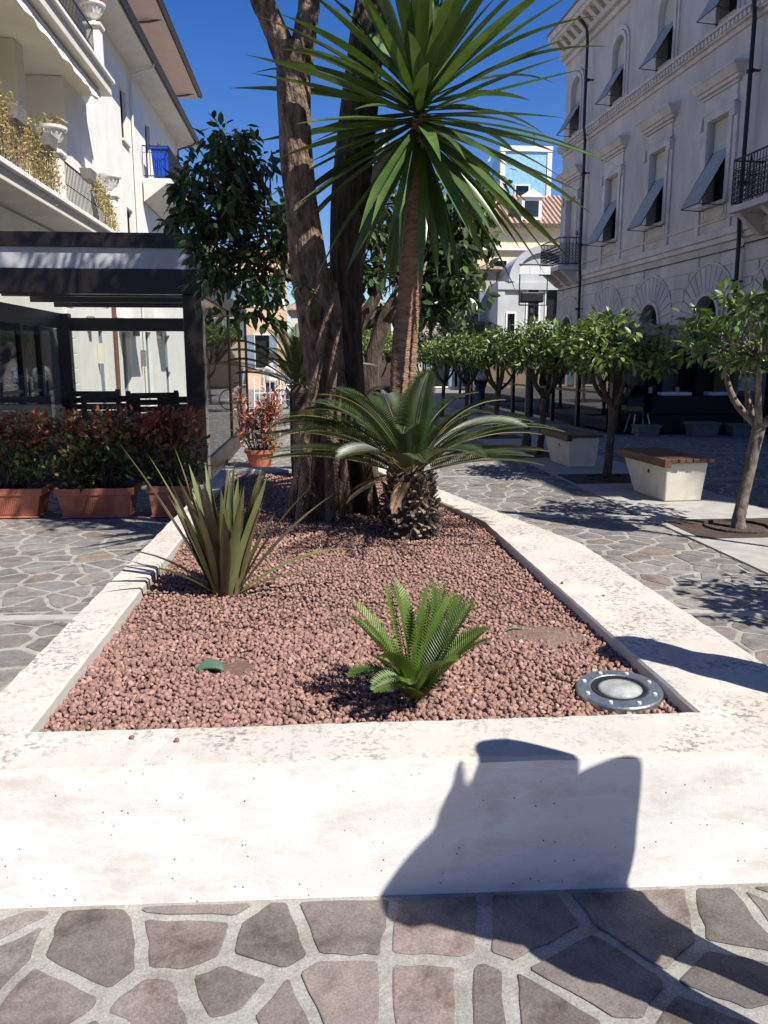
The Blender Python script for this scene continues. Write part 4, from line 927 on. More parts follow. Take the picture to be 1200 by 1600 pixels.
far_house('taupe_house', 'taupe house with blue shutters at the far end of the square', 9.9, 5.2, 44, 6.4, M['taupe'], [(.9, 1.6, 3.6, 5.3), (2.6, 3.3, 3.6, 5.3), (3.9, 4.5, 3.6, 5.3), (.8, 1.7, .2, 2.4), (2.5, 3.4, .2, 2.4)], roofm=M['tile'])
far_house('low_yellow_house', 'low sunlit yellow house glimpsed between the trunks', 5.0, .8, 52, 4.8, M['yellow'], [(1.0, 1.7, 2.9, 4.2), (2.6, 3.3, 2.9, 4.2)], roofm=M['tile'])
far_house('peach_house', 'peach coloured house behind the leafy tree at the far left', -1.6, -9.5, 46, 7.4, M['peach'], [(.8, 1.6, 4.6, 6.2), (2.6, 3.4, 4.6, 6.2), (4.4, 5.2, 4.6, 6.2), (.8, 1.6, 1.2, 3), (2.6, 3.4, .2, 2.8), (4.4, 5.2, .2, 2.8)], roofm=M['tile'])
bh = far_house('added_house', 'unseen house added behind the viewer for a dark glass reflection', 16, -22, 60, 9.5, M['taupe'], [(k*4+1.5, k*4+2.6, z, z+1.7) for k in range(9) for z in (1.0, 5.0)], roofm=M['tile'])
bh.location = (-22, -15, 0); bh.rotation_euler = (0, 0, 0)  # added out of view so the pavilion glass reflects something dark
far_house('end_house', 'cream house closing the street behind the white barrier', .5, -1.55, 60, 5.2, M['cream'], [(.6, 1.3, 2.9, 4.3)], roofm=M['tile'])

# ================================================================ PLANTS
def bark_fn(seed, flutes=7, fl=.10, knob=.06):
    ph = [random.Random(seed+i).uniform(0, 6.28) for i in range(8)]
    def f(t, th):
        base = math.exp(-t*5.0)
        return 1+(fl*base*1.6+fl*.35)*math.sin(flutes*th+ph[0]+1.5*math.sin(t*3+ph[1]))+knob*math.sin(13*th+ph[2]+9*t)*math.sin(21*t+ph[3])+.035*math.sin(29*th+ph[4]+2*math.sin(17*t))
    return f
def spl(pts, n):
    """Catmull-Rom through (x, y, z, r) points"""
    P = [np.array(p, float) for p in pts]; P = [2*P[0]-P[1]]+P+[2*P[-1]-P[-2]]; out = []
    segs = len(P)-3
    for i in range(n+1):
        u = i/n*segs; k = min(int(u), segs-1); t = u-k; a, b_, c, d = P[k:k+4]
        out.append(.5*((2*b_)+(-a+c)*t+(2*a-5*b_+4*c-d)*t*t+(-a+3*b_-3*c+d)*t**3))
    return [Vector(p[:3]) for p in out], [max(.004, float(p[3])) for p in out]
RS = .82
def px_path(pts, Y):
    """(px, py, radius_px, dy) on the plane Y (+dy) -> (x, y, z, r)"""
    out = []
    for x, y, r, dy in pts: q = aty(x, y, Y+dy); out.append((q.x, q.y, q.z, r*RS/FPX*(Y+dy)))
    return out
def clumps(center, rad, n, rng, shell=.45, flat=1.0):
    res = []
    while len(res) < n:
        p = rng.normal(size=3); p /= np.linalg.norm(p); r = shell+(1-shell)*rng.random()**.6
        res.append(np.array(center)+p*r*np.array(rad))
    return res
def foliage(cl, per, rad, size, cols, rng, flat=.8, droop=.35, tv=LEAF_V, tf=LEAF_T, origin=None):
    P, D, U = [], [], []
    for c in cl:
        k = int(per*rng.uniform(.6, 1.4)); q = rng.normal(size=(k, 3)); q /= np.linalg.norm(q, axis=1, keepdims=True); r = rad*rng.uniform(.65, 1.25)
        p = c+q*(r*rng.random((k, 1))**.5)*np.array([1, 1, flat]); P.append(p)
        d = q+rng.normal(size=(k, 3))*.5; d[:, 2] -= droop; D.append(d); u = rng.normal(size=(k, 3))*.5; u[:, 2] += 1; U.append(u)
    P, D, U = map(np.concatenate, (P, D, U)); n = len(P)
    c = np.array(cols)[rng.integers(0, len(cols), n)]*rng.uniform(.7, 1.35, (n, 1))
    sz = rng.uniform(size*.65, size*1.25, n)
    return P, rot_from(D, U), sz, c
def crown(tree, P, Rm, sz, c, nobj=0, leafm=None, name='leaves', leaf_mat=None, tv=LEAF_V, tf=LEAF_T):
    o0 = np.array(ORG[tree.name]); idx = np.arange(len(P))
    if nobj:
        # the leaves that show largest (nearest, in frame) become objects of their own
        score = np.array([0 if not (-20 < pj(p)[0] < 1220 and -20 < pj(p)[1] < 1620) else s/np.linalg.norm(p-np.array([0, 0, CAMH])) for p, s in zip(P, sz)])
        big = np.argsort(-score)[:nobj]; big = big[score[big] > 0]; idx = np.setdiff1d(idx, big)
        me = mesh_np('leaf', np.array(tv), np.array(tf)); me.materials.append(leaf_mat)
        for i in big:
            o = bpy.data.objects.new('leaf', me); COL.objects.link(o); o.parent = tree
            m = Matrix([list(r)+[0] for r in Rm[i]]+[[0, 0, 0, 1]]); o.matrix_local = Matrix.Translation(Vector(P[i]-o0)) @ m @ Matrix.Scale(float(sz[i]), 4)
    V, T, C = scatter(tv, tf, P[idx]-o0, Rm[idx], sz[idx], c[idx])
    o = link('crown', mesh_np('crown', V, T, C), leafm or M['leaf'], tree); tag(o, kind='stuff'); return o
def limbs(mb, start, ends, r0, rng, n=7, sag=.15, rend=.006):
    for e in ends:
        a, b_ = Vector(start), Vector(e); m = a.lerp(b_, .5)+Vector((rng.normal()*.08, rng.normal()*.08, sag*(b_-a).length*rng.uniform(.2, 1)))
        p, r = spl([(*a, r0), (*m, r0*.6), (*b_, rend)], n); mb.tube(p, r, 6)
# ---- the two-stemmed big tree
T0 = aty(505, 822, 6.0)
bt = thing('big_tree', 'massive twisted two stemmed tree trunk rising from the gravel', 'tree', (T0.x, 6.05, .36))
def stem(name, path, Y, seed, sides=40, rings=80, flutes=7, fl=.1, m=None, add=0.0):
    pts, rad = spl(px_path(path, Y), rings); b = MB(); b.tube(pts, rad, sides, fn=bark_fn(seed, flutes, fl)); return b.build(name, m or M['bark'], bt, smooth=True)
stem('trunk', [(490, 850, 46, 0), (494, 790, 38, 0), (498, 720, 30, 0), (503, 640, 27, 0), (500, 560, 29, 0), (488, 460, 33, 0), (474, 350, 29, 0), (462, 230, 28, 0), (458, 120, 28, 0), (456, 70, 29, 0)], 6.0, 1)
stem('branch', [(450, 95, 22, 0), (428, 45, 20, 0), (405, -10, 19, -.05), (375, -90, 17, -.1), (330, -260, 13, -.2)], 6.0, 3, 28, 30, 5, .05)
stem('branch', [(466, 95, 24, .02), (478, 40, 19, .05), (484, -20, 18, .1), (482, -120, 16, .2), (470, -300, 12, .4)], 6.0, 4, 28, 30, 5, .05)
stem('trunk', [(560, 850, 48, .25), (556, 790, 40, .25), (550, 720, 33, .25), (545, 640, 30, .25), (541, 540, 29, .25), (541, 440, 30, .25), (546, 330, 34, .25), (556, 220, 34, .25), (568, 110, 32, .25), (580, 20, 29, .25), (596, -100, 26, .3), (612, -260, 20, .4)], 6.0, 2, 44, 90, 6, .10, M['bark2'])  # right stem in dark bark: the shade on it is put into its colour
stem('trunk', [(520, 850, 42, .12), (522, 780, 34, .12), (520, 700, 28, .12), (518, 600, 26, .12), (512, 500, 22, .12), (505, 420, 14, .12)], 6.0, 9, 32, 50, 5, .12)
for k, a in enumerate(([(478, 700, 8, -.18), (484, 640, 8, -.18), (493, 570, 7, -.19), (510, 500, 6, -.2), (524, 455, 4, -.19)], [(506, 700, 8, -.16), (512, 640, 9, -.17), (522, 560, 8, -.17), (530, 500, 6, -.15), (523, 440, 4, -.1)],
                       [(470, 845, 15, -.16), (474, 780, 12, -.17), (480, 700, 9, -.19)], [(520, 850, 18, -.2), (520, 790, 15, -.2), (516, 720, 11, -.19), (511, 650, 7, -.18)], [(590, 850, 16, .02), (582, 790, 14, .02), (570, 720, 11, .02), (560, 650, 8, .02)],
                       [(445, 845, 13, .0), (455, 800, 13, 0), (468, 740, 11, 0), (476, 680, 7, 0)])):
    pts, rad = spl(px_path(a, 6.0), 24); MB().tube(pts, rad, 12, fn=bark_fn(30+k, 3, .06)).build('root', M['bark'], bt, smooth=True)
rg = np.random.default_rng(21)
top1, top2, top3 = aty(330, -260, 5.8), aty(470, -300, 6.4), aty(612, -260, 6.4)
cl = clumps((-.5, 6.8, 6.9), (2.6, 2.3, 1.35), 150, rg, .25)+clumps((1.0, 5.3, 5.9), (.75, .7, .7), 16, rg, .1)  # small second lobe added above the view to shade the trunk
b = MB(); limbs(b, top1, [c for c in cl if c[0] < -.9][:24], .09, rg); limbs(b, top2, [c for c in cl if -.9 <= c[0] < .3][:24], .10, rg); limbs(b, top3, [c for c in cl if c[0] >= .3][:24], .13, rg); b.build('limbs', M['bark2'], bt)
DK = [(.028, .06, .016), (.042, .082, .022), (.02, .046, .016), (.065, .105, .028)]
crown(bt, *foliage(cl, 75, .40, .135, DK, rg, tv=LEAFS_V), tv=LEAFS_V, tf=LEAFS_T)
# ---- sprouting leaves on the big trunk
for k, (x, y, n) in enumerate(((470, 450, 9), (485, 470, 7))):
    base = aty(x, y, 5.78); rr = random.Random(k); o = thing('trunk_sprout', ('small leafy shoot sprouting from the left side of the big trunk', 'tuft of narrow leaves sprouting on the front of the big trunk')[k], 'shoot', base)
    for i in range(n):
        b = MB(); a = rr.uniform(-2.6, -.4); l = rr.uniform(.10, .2); d = Vector((math.cos(a)*.7, math.sin(a)*.5-.1, rr.uniform(-.5, .7))).normalized(); s_ = d.cross(Vector((0, 0, 1))).normalized()*.016
        b.add([base, base+d*l*.5+s_, base+d*l*.5-s_, base+d*l+Vector((0, 0, -.06))], [(0, 1, 3, 2)]); b.build('leaf', M['leaf1'], o)
# ---- dark leafy tree standing behind it in the planter
mt = thing('leafy_tree', 'dark glossy leaved tree with forked trunk behind the big trunk', 'tree', (.42, 7.9, .36))
b = MB()
for path in ([(578, 770, 20, 0), (574, 680, 19, 0), (578, 610, 20, 0), (585, 555, 16, 0), (600, 500, 13, 0), (625, 450, 9, 0), (650, 400, 6, .2)], [(576, 610, 17, 0), (562, 570, 14, 0), (552, 540, 12, 0), (566, 500, 12, 0), (590, 455, 10, 0), (592, 400, 7, 0), (580, 330, 5, 0)],
             [(560, 560, 10, 0), (530, 480, 9, .1), (470, 400, 7, .1), (430, 330, 6, 0), (400, 270, 5, -.1), (370, 230, 3, -.1)], [(540, 500, 8, .1), (480, 450, 6, .0), (420, 420, 5, 0), (360, 400, 3, 0)], [(600, 500, 9, .1), (660, 470, 7, .2), (710, 440, 4, .2)]):
    pts, rad = spl(px_path(path, 7.9), 26); b.tube(pts, rad, 12, fn=bark_fn(50, 3, .05))
b.build('trunk', M['bark2'], mt, smooth=True)
rg = np.random.default_rng(33); cl = []
def spots(rows, Y, dy):
    for x, y, n, sx, sy in rows:
        for _ in range(n): q = aty(x+rg.normal()*sx, y+rg.normal()*sy, Y+rg.uniform(-dy, dy)); cl.append(np.array(q))
spots([(345, 250, 10, 29, 24), (320, 320, 14, 27, 29), (370, 320, 14, 31, 31), (400, 260, 6, 25, 15), (350, 390, 14, 31, 24), (400, 400, 12, 25, 31), (390, 460, 10, 25, 20), (300, 280, 6, 13, 22), (430, 350, 6, 13, 44), (335, 440, 5, 16, 13), (355, 225, 5, 16, 9)], 7.9, .35)
spots([(690, 330, 16, 36, 29), (700, 400, 24, 36, 29), (680, 455, 19, 31, 18), (730, 350, 13, 18, 29), (720, 440, 13, 18, 20), (600, 300, 10, 11, 33), (585, 380, 10, 9, 26), (640, 470, 8, 20, 13), (745, 300, 8, 16, 22), (560, 440, 8, 11, 15), (690, 490, 5, 22, 7)], 8.2, .45)
P = foliage(cl, 22, .18, .125, DK+[(.07, .11, .03)], rg, droop=.7)
b = MB()
for c in cl:
    s_ = aty(430, 360, 7.9) if c[0] < 0 else aty(650, 420, 8.1); limbs(b, s_.lerp(Vector(c), .35), [c], .012, rg, 4, .1, .003)
tag(b.build('twigs', M['bark2'], mt), kind='stuff')
crown(mt, *P, nobj=300, leaf_mat=M['leafd1'])
# ---- orange trees along the street
OG = [(.075, .125, .022), (.11, .17, .03), (.15, .205, .04), (.05, .09, .018), (.17, .21, .06)]
def orange_tree(x, y, label, seed, nleaf=21, ncl=44, lean=0, nobj=0, wide=.72, zc=1.80):
    o = thing('orange_tree', label, 'tree', (x, y, 0), group='clipped orange trees along the street'); rg = np.random.default_rng(seed); b = MB()
    p, r = spl([(x, y, -.02, .075), (x+.01, y, .15, .058), (x+.03+lean*.3, y, .55, .05), (x+.05+lean*.6, y, .95, .058), (x+.06+lean*.7, y, 1.02, .05)], 22); b.tube(p, r, 14, fn=bark_fn(seed, 4, .04))
    f = Vector((x+.05+lean*.6, y, .95)); cl = clumps((x+.05+lean*.6, y, zc), (wide, wide*.95, .40), int(ncl*1.75), rg, .3)
    forks = []
    for k in range(5):
        a = 2*math.pi*k/5+rg.uniform(-.4, .4); e = f+Vector((math.cos(a)*.34, math.sin(a)*.34, .55+rg.uniform(-.08, .12))); forks.append(e); m = f.lerp(e, .5)+Vector((math.cos(a)*.06, math.sin(a)*.06, -.03))
        p, r = spl([(*f, .036), (*m, .030), (*e, .020)], 8); b.tube(p, r, 8)
    for c in cl:
        e = min(forks, key=lambda q: (q-Vector(c)).length); limbs(b, e, [c], .014, rg, 5, .08, .004)
    b.build('trunk', M['orange_bark'] if y < 9 else M['bark2'], o, smooth=True)  # trees past the sunny end get darker bark: shade put into the colour
    P = foliage(cl, nleaf, .15, .108, OG, rg, droop=.25, flat=.75)
    small = y > 12
    crown(o, *P, nobj=nobj, leaf_mat=M['leaf1'], tv=LEAFS_V if small else LEAF_V, tf=LEAFS_T if small else LEAF_T)
    MB().prism([(x-.55, y-.42), (x+.55, y-.42), (x+.55, y+.42), (x-.55, y+.42)], -.01, .024).build('tree_pit', M['soil'], o)
    if y < 12: MB().lathe([(.30, 0), (.30, .03), (.27, .035), (.27, .0)], (x, y, .015), 24).build('pit_ring', M['bark2'], o)
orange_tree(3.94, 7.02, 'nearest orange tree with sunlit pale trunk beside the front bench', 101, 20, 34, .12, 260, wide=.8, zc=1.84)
orange_tree(3.87, 10.25, 'orange tree with shade-darkened trunk standing between the two benches', 102, 24, 62, 0, 0, wide=.88, zc=1.74)
orange_tree(3.76, 13.07, 'third orange tree in the row, left of the far bench', 103, 24, 58, 0, wide=.86, zc=1.76)
orange_tree(3.72, 16.3, 'fourth orange tree of the row with leaves beside the street lamp', 104, 24, 58, 0, wide=.95, zc=1.8)
orange_tree(3.70, 19.5, 'fifth orange tree of the row in the shaded part of the square', 105, 24, 58, 0, wide=.95)
orange_tree(3.64, 22.7, 'sixth orange tree of the row far down the square', 106, 24, 58, 0, wide=.95)
orange_tree(4.10, 3.75, 'orange tree standing right of the planter corner, nearest the viewer', 107, 20, 34, .0, wide=.75)
orange_tree(3.55, 26.2, 'last orange tree of the row, a dark ball of leaves', 108, 24, 44, 0, wide=.85)
orange_tree(1.9, 25.0, 'dark rounded tree at the far end, left of the orange row', 111, 26, 70, 0, wide=1.15, zc=1.95)
orange_tree(1.0, 30.0, 'taller dark tree far behind the big trunk', 112, 28, 90, 0, wide=1.5, zc=2.5)
orange_tree(6.2, 34.0, 'loose tall tree in front of the taupe house', 113, 28, 90, 0, wide=1.6, zc=2.9)
orange_tree(3.6, 31.0, 'far tree filling the end of the orange row', 114, 28, 80, 0, wide=1.4, zc=2.3)
# ---- sword leaves for yucca and flax
def sword(L_, w, e0, droop, segs=9, fold=.25, base=.45, curl=0, peak=.45):
    """blade in the xz plane starting at elevation e0, bending down by droop radians along its length"""
    vs, p, prev = [], Vector((0, 0, 0)), 0
    for i in range(segs+1):
        t = i/segs; a = e0-droop*t**1.6
        if i: p = p+Vector((math.cos(a), 0, math.sin(a)))*(L_/segs)
        ww = w/2*(base+(1-base)*min(1, t/peak))*(1 if t < peak else max(0.02, 1-((t-peak)/(1-peak))**1.7)); nrm = Vector((-math.sin(a), 0, math.cos(a)))
        vs += [p+Vector((0, ww, 0))+nrm*ww*fold, p-nrm*0.0, p+Vector((0, -ww, 0))+nrm*ww*fold]
    fs = []
    for i in range(segs): fs += [(3*i, 3*i+1, 3*i+4, 3*i+3), (3*i+1, 3*i+2, 3*i+5, 3*i+4)]
    return vs, fs
def leafobj(name, me, parent, loc, az, scale=1.0, tilt=0.0):
    o = bpy.data.objects.new(name, me); COL.objects.link(o); o.parent = parent
    o.matrix_local = Matrix.Translation(Vector(loc)-org(parent)) @ Matrix.Rotation(az, 4, 'Z') @ Matrix.Rotation(tilt, 4, 'X') @ Matrix.Scale(scale, 4); return o
def mk(name, vf, m):
    me = bpy.data.meshes.new(name); me.from_pydata([tuple(v) for v in vf[0]], [], vf[1]); me.materials.append(m); me.polygons.foreach_set('use_smooth', [True]*len(me.polygons)); return me
yu = thing('yucca', 'tall yucca with ringed brown stem and a burst of green sword leaves', 'yucca', (.62, 5.9, .36))
pts, rad = spl([(.60, 5.9, .34, .085), (.62, 5.9, .9, .068), (.63, 5.9, 1.5, .066), (.68, 5.9, 2.05, .064), (.73, 5.88, 2.6, .062), (.755, 5.86, 3.12, .055), (.76, 5.86, 3.28, .03)], 110)
b = MB(); b.tube(pts, rad, 20, fn=lambda t, th: 1+.07*math.sin(t*330)+.05*math.sin(5*th+9*t)+.04*math.sin(11*th+40*t)); b.build('stem', M['yucca_bark'], yu, smooth=True)
pts, rad = spl([(.70, 5.99, .34, .06), (.70, 6.0, 1.0, .055), (.72, 6.0, 1.6, .052), (.76, 5.99, 2.2, .05), (.78, 5.95, 2.8, .045)], 90)
b = MB(); b.tube(pts, rad, 16, fn=lambda t, th: 1+.07*math.sin(t*280)+.05*math.sin(5*th+9*t)); b.build('stem', M['yucca_bark'], yu, smooth=True)
rr = random.Random(4); tm = {}
def yleaf(e_deg, L_, droop):
    k = (e_deg//8, round(L_, 1), round(droop, 1))
    if k not in tm: tm[k] = mk('leaf', sword(L_, .086, R(e_deg)+.0, droop, 10, .38), M['yucca'])
    return tm[k]
NL = 156; ga = 2.39996
for i in range(NL):
    t = i/(NL-1)                       # 0 = oldest, hanging; 1 = youngest, upright
    e = -72+158*t**.95+rr.uniform(-9, 9); L_ = (.92+.3*math.sin(math.pi*min(1, t*1.1)))*rr.uniform(.85, 1.12)
    if t > .93: L_ *= .62
    droop = (.42 if 10 < e < 55 else .25)*rr.uniform(.1, 1.3)
    if e < -30: droop = .22; L_ *= 1.02
    if e < 5: L_ *= 1.06
    leafobj('leaf', yleaf(int(e), L_, droop), yu, (.755+.02*math.cos(i*ga), 5.86+.02*math.sin(i*ga), 3.02+.40*t), i*ga+rr.uniform(-.15, .15), rr.uniform(.93, 1.07), rr.uniform(-.35, .35))
# ---- flax
fx = thing('flax_plant', 'bronze green flax clump of stiff sword leaves at the left of the gravel', 'flax', (-.46, 4.03, .36))
rr = random.Random(8); fm = {}
for i in range(66):
    e = rr.triangular(63, 89.5, 78); L_ = rr.uniform(.38, .70); dr = rr.uniform(.0, .22); k = (int(e/4), round(L_, 1), round(dr, 1), i % 3 == 0)
    if k not in fm: fm[k] = mk('leaf', sword(L_, .056, R(e), dr, 8, .40, .5, peak=.4), M['flaxg'] if i % 3 == 0 else M['flax'])
    az = rr.uniform(0, 6.283)
    leafobj('leaf', fm[k], fx, (-.46+.085*math.cos(az)*rr.random()**.5, 4.03+.06*math.sin(az)*rr.random(), .372), az, 1, rr.uniform(-.2, .2))
for (L_, e, dr, az, w, m) in ((.92, 62, .10, R(183), .06, 'flax'), (.66, 46, .95, R(186), .05, 'flaxg'), (.58, 40, .75, R(205), .04, 'flaxg'), (.74, 55, .3, R(4), .05, 'flax'), (.72, 62, .25, R(-6), .05, 'flax'), (.70, 38, .75, R(8), .03, 'flaxg'), (.62, 30, .5, R(-20), .03, 'flax'), (.80, 75, .1, R(170), .05, 'flax'), (.78, 80, .1, R(20), .05, 'flax'), (.8, 68, .15, R(176), .05, 'flaxg')):
    leafobj('leaf', mk('leaf', sword(L_, w, R(e), dr, 9, .4, .5, peak=.35), M[m]), fx, (-.46+.05*math.cos(az), 4.01, .372), az, 1, .2)
# ---- sago palms
def frond(L_, e0, droop, ll, pairs=52, wl=.0085, vee=.45):
    vs, fs, p = [], [], Vector((0, 0, 0)); path = [p.copy()]; ang = [e0]
    n = 24
    for i in range(1, n+1):
        a = e0-droop*(i/n)**1.4; p = p+Vector((math.cos(a), 0, math.sin(a)))*(L_/n); path.append(p.copy()); ang.append(a)
    b = MB(); b.tube(path, [.0062*(1-.75*i/n)*(ll/.13) for i in range(n+1)], 5); nr = len(b.f)
    for i in range(pairs):
        t = .12+.88*(i+.5)/pairs; u = t*n; k = min(int(u), n-1); q = path[k].lerp(path[k+1], u-k); a = ang[k]
        d = Vector((math.cos(a), 0, math.sin(a))); nm = Vector((-math.sin(a), 0, math.cos(a)))
        l = ll*(math.sin(math.pi*min(1, .12+t*.88))**.6)*(.92 if t < .9 else .7)+.01
        for sgn in (-1, 1):
            o = (d*(.35+.55*t)+Vector((0, sgn, 0))*1.0+nm*vee*(1-.3*t)).normalized(); sd = d.cross(o).cross(o).normalized()*wl*(.7 if t > .9 else 1)
            tip = q+o*l-Vector((0, 0, l*.10)); m_ = q+o*l*.5
            b.add([q-d*.002, m_+sd, tip, m_-sd], [(0, 1, 2), (0, 2, 3)])
    me = bpy.data.meshes.new('frond'); me.from_pydata(b.v, [], b.f); return me, nr
def frond_me(args, mleaf, mrib):
    me, nr = frond(*args); me.materials.append(mleaf); me.materials.append(mrib); mi = [1]*nr+[0]*(len(me.polygons)-nr); me.polygons.foreach_set('material_index', mi); me.update(); return me
sg = thing('sago_palm', 'sago palm with shaggy stubby trunk and arching dark fronds before the trees', 'palm', (.64, 5.3, .36))
MB().lathe([(.13, 0), (.165, .05), (.17, .2), (.155, .36), (.10, .46), (.04, .50)], (.64, 5.3, .345), 24).build('trunk', M['bark2'], sg)
sb = MB().hexa([(0, -.018, -.009), (0, .018, -.009), (0, .018, .009), (0, -.018, .009)], [(.058, -.010, -.004), (.058, .010, -.004), (.056, .009, .006), (.056, -.009, .006)])
me_st = bpy.data.meshes.new('leaf_base'); me_st.from_pydata(sb.v, [], sb.f); me_st.materials.append(M['stub'])
rr = random.Random(12)
for i in range(240):
    t = i/239; z = .355+t*.44; a = i*ga; r = .135+.03*math.sin(math.pi*min(1, t*1.05)); o = bpy.data.objects.new('leaf_base', me_st); COL.objects.link(o); o.parent = sg
    o.matrix_local = Matrix.Translation(Vector((.64+r*math.cos(a), 5.3+r*math.sin(a), z))-ORG[sg.name]) @ Matrix.Rotation(a, 4, 'Z') @ Matrix.Rotation(-R(rr.uniform(-35, 45) if t < .7 else rr.uniform(30, 75)), 4, 'Y') @ Matrix.Scale(rr.uniform(.75, 1.2), 4)
FT = [frond_me((L_, R(e), dr, .15, 56, .0056, .38), M['frond'], M['rachis']) for L_, e, dr in ((1.0, 30, .70), (1.02, 40, .95), (1.0, 51, 1.15), (.94, 60, 1.05), (.84, 70, .75), (.74, 78, .4), (.95, 20, .5), (.98, 52, 1.45))]
angs = []
for i in range(25):
    t = i/24; az = i*ga+rr.uniform(-.15, .15); k = [6, 0, 6, 0, 1, 0, 1, 1, 2, 2, 3, 3, 4][min(12, int(t*13))]
    leafobj('frond', FT[k], sg, (.64+.05*math.cos(az), 5.3+.05*math.sin(az), .80+.05*t), az, rr.uniform(.88, 1.06), rr.uniform(-.3, .3))
# upright pale fronds seen from behind, and the long low ones to both sides
for az, k, s_ in ((80, 5, .92), (60, 4, .95), (35, 3, 1.0), (165, 1, 1.05), (172, 0, 1.05), (150, 2, 1.0), (135, 3, 1.05), (8, 0, 1.0), (18, 1, 1.05), (-8, 6, 1.0), (178, 6, 1.0)):
    leafobj('frond', FT[k], sg, (.64, 5.3, .84), R(az), s_, rr.uniform(-.2, .2))
DT = frond_me((.7, R(-10), .5, .10, 40), M['dry'], M['dry'])
for az, z in ((200, .80), (250, .78), (150, .8)): leafobj('dry_frond', DT, sg, (.64+.08*math.cos(R(az)), 5.3+.08*math.sin(R(az)), z), R(az), .6)
sg2 = thing('young_sago_palm', 'small bright green sago palm near the front of the gravel', 'palm', (.34, 2.60, .36))
MB().lathe([(.03, 0), (.038, .03), (.02, .06)], (.34, 2.60, .355), 12).build('trunk', M['stub'], sg2)
for az, e, dr, L_ in ((172, 68, .30, .43), (158, 60, .45, .36), (95, 82, .2, .42), (70, 80, .2, .40), (30, 70, .3, .40), (14, 60, .35, .40), (4, 48, .2, .36), (192, 56, 1.1, .28), (215, 62, 1.3, .26), (270, 68, 1.2, .28), (300, 66, .8, .32), (-14, 56, .5, .34), (240, 72, .9, .32), (120, 74, .3, .42), (182, 66, .4, .38), (50, 74, .3, .42), (20, 76, .25, .42), (140, 78, .25, .43), (-2, 66, .4, .38)):
    me = frond_me((L_, R(e), dr, .078, 36, .0052, .6), M['frond2'], M['rachis']); leafobj('frond', me, sg2, (.34+.012*math.cos(R(az)), 2.60+.012*math.sin(R(az)), .385), R(az), 1, R(random.Random(az).uniform(-20, 20)))
# a further sago palm behind the trunks on the left, half hidden
sg3 = thing('sago_palm', 'sago palm half hidden behind the left side of the big trunk', 'palm', (-.14, 8.15, .36), group=None)
MB().lathe([(.09, 0), (.10, .3), (.10, .9), (.05, 1.0)], (-.14, 8.15, .345), 16).build('trunk', M['bark2'], sg3)
for i in range(26):
    t = i/25; az = i*ga; k = [6, 0, 0, 1, 1, 2, 2, 3, 3, 4, 4, 5][min(11, int(t*12))]; leafobj('frond', FT[k], sg3, (-.14+.05*math.cos(az), 8.15+.05*math.sin(az), 1.30+.05*t), az, rr.uniform(.8, .95), rr.uniform(-.3, .3))
# ---- photinia shrubs in terracotta
RED = [(.30, .07, .045), (.36, .12, .07), (.22, .06, .04), (.22, .10, .04)]; GRN = [(.05, .10, .03), (.08, .13, .035), (.11, .16, .045), (.08, .08, .03)]
def shrub(x, y, zb, wx, wy, h, label, seed, redness=.55, n=34, per=26):
    o = thing('photinia_shrub', label, 'shrub', (x, y, zb), group='red tipped photinia shrubs'); rg = np.random.default_rng(seed)
    cl = [np.array([x+rg.uniform(-1, 1)*wx, y+rg.uniform(-1, 1)*wy, zb+.12+(h-.2)*rg.random()**.95]) for _ in range(n)]
    b = MB()
    for k, c in enumerate(cl):
        s_ = Vector((x+(c[0]-x)*.4, y+(c[1]-y)*.3, zb-.02)); limbs(b, s_, [c], .008, rg, 5, .05, .003)
    b.build('stems', M['bark2'], o)
    P, Rm, sz, c = foliage(cl, per, .13, .075, GRN, rg, droop=-.25)
    red = rg.random(len(P)) < np.clip((P[:, 2]-zb)/h*1.25-.25+redness-.4, .03, .97); c[red] = np.array(RED)[rg.integers(0, 4, red.sum())]*rg.uniform(.7, 1.4, (red.sum(), 1))
    crown(o, P, Rm, sz, c); return o
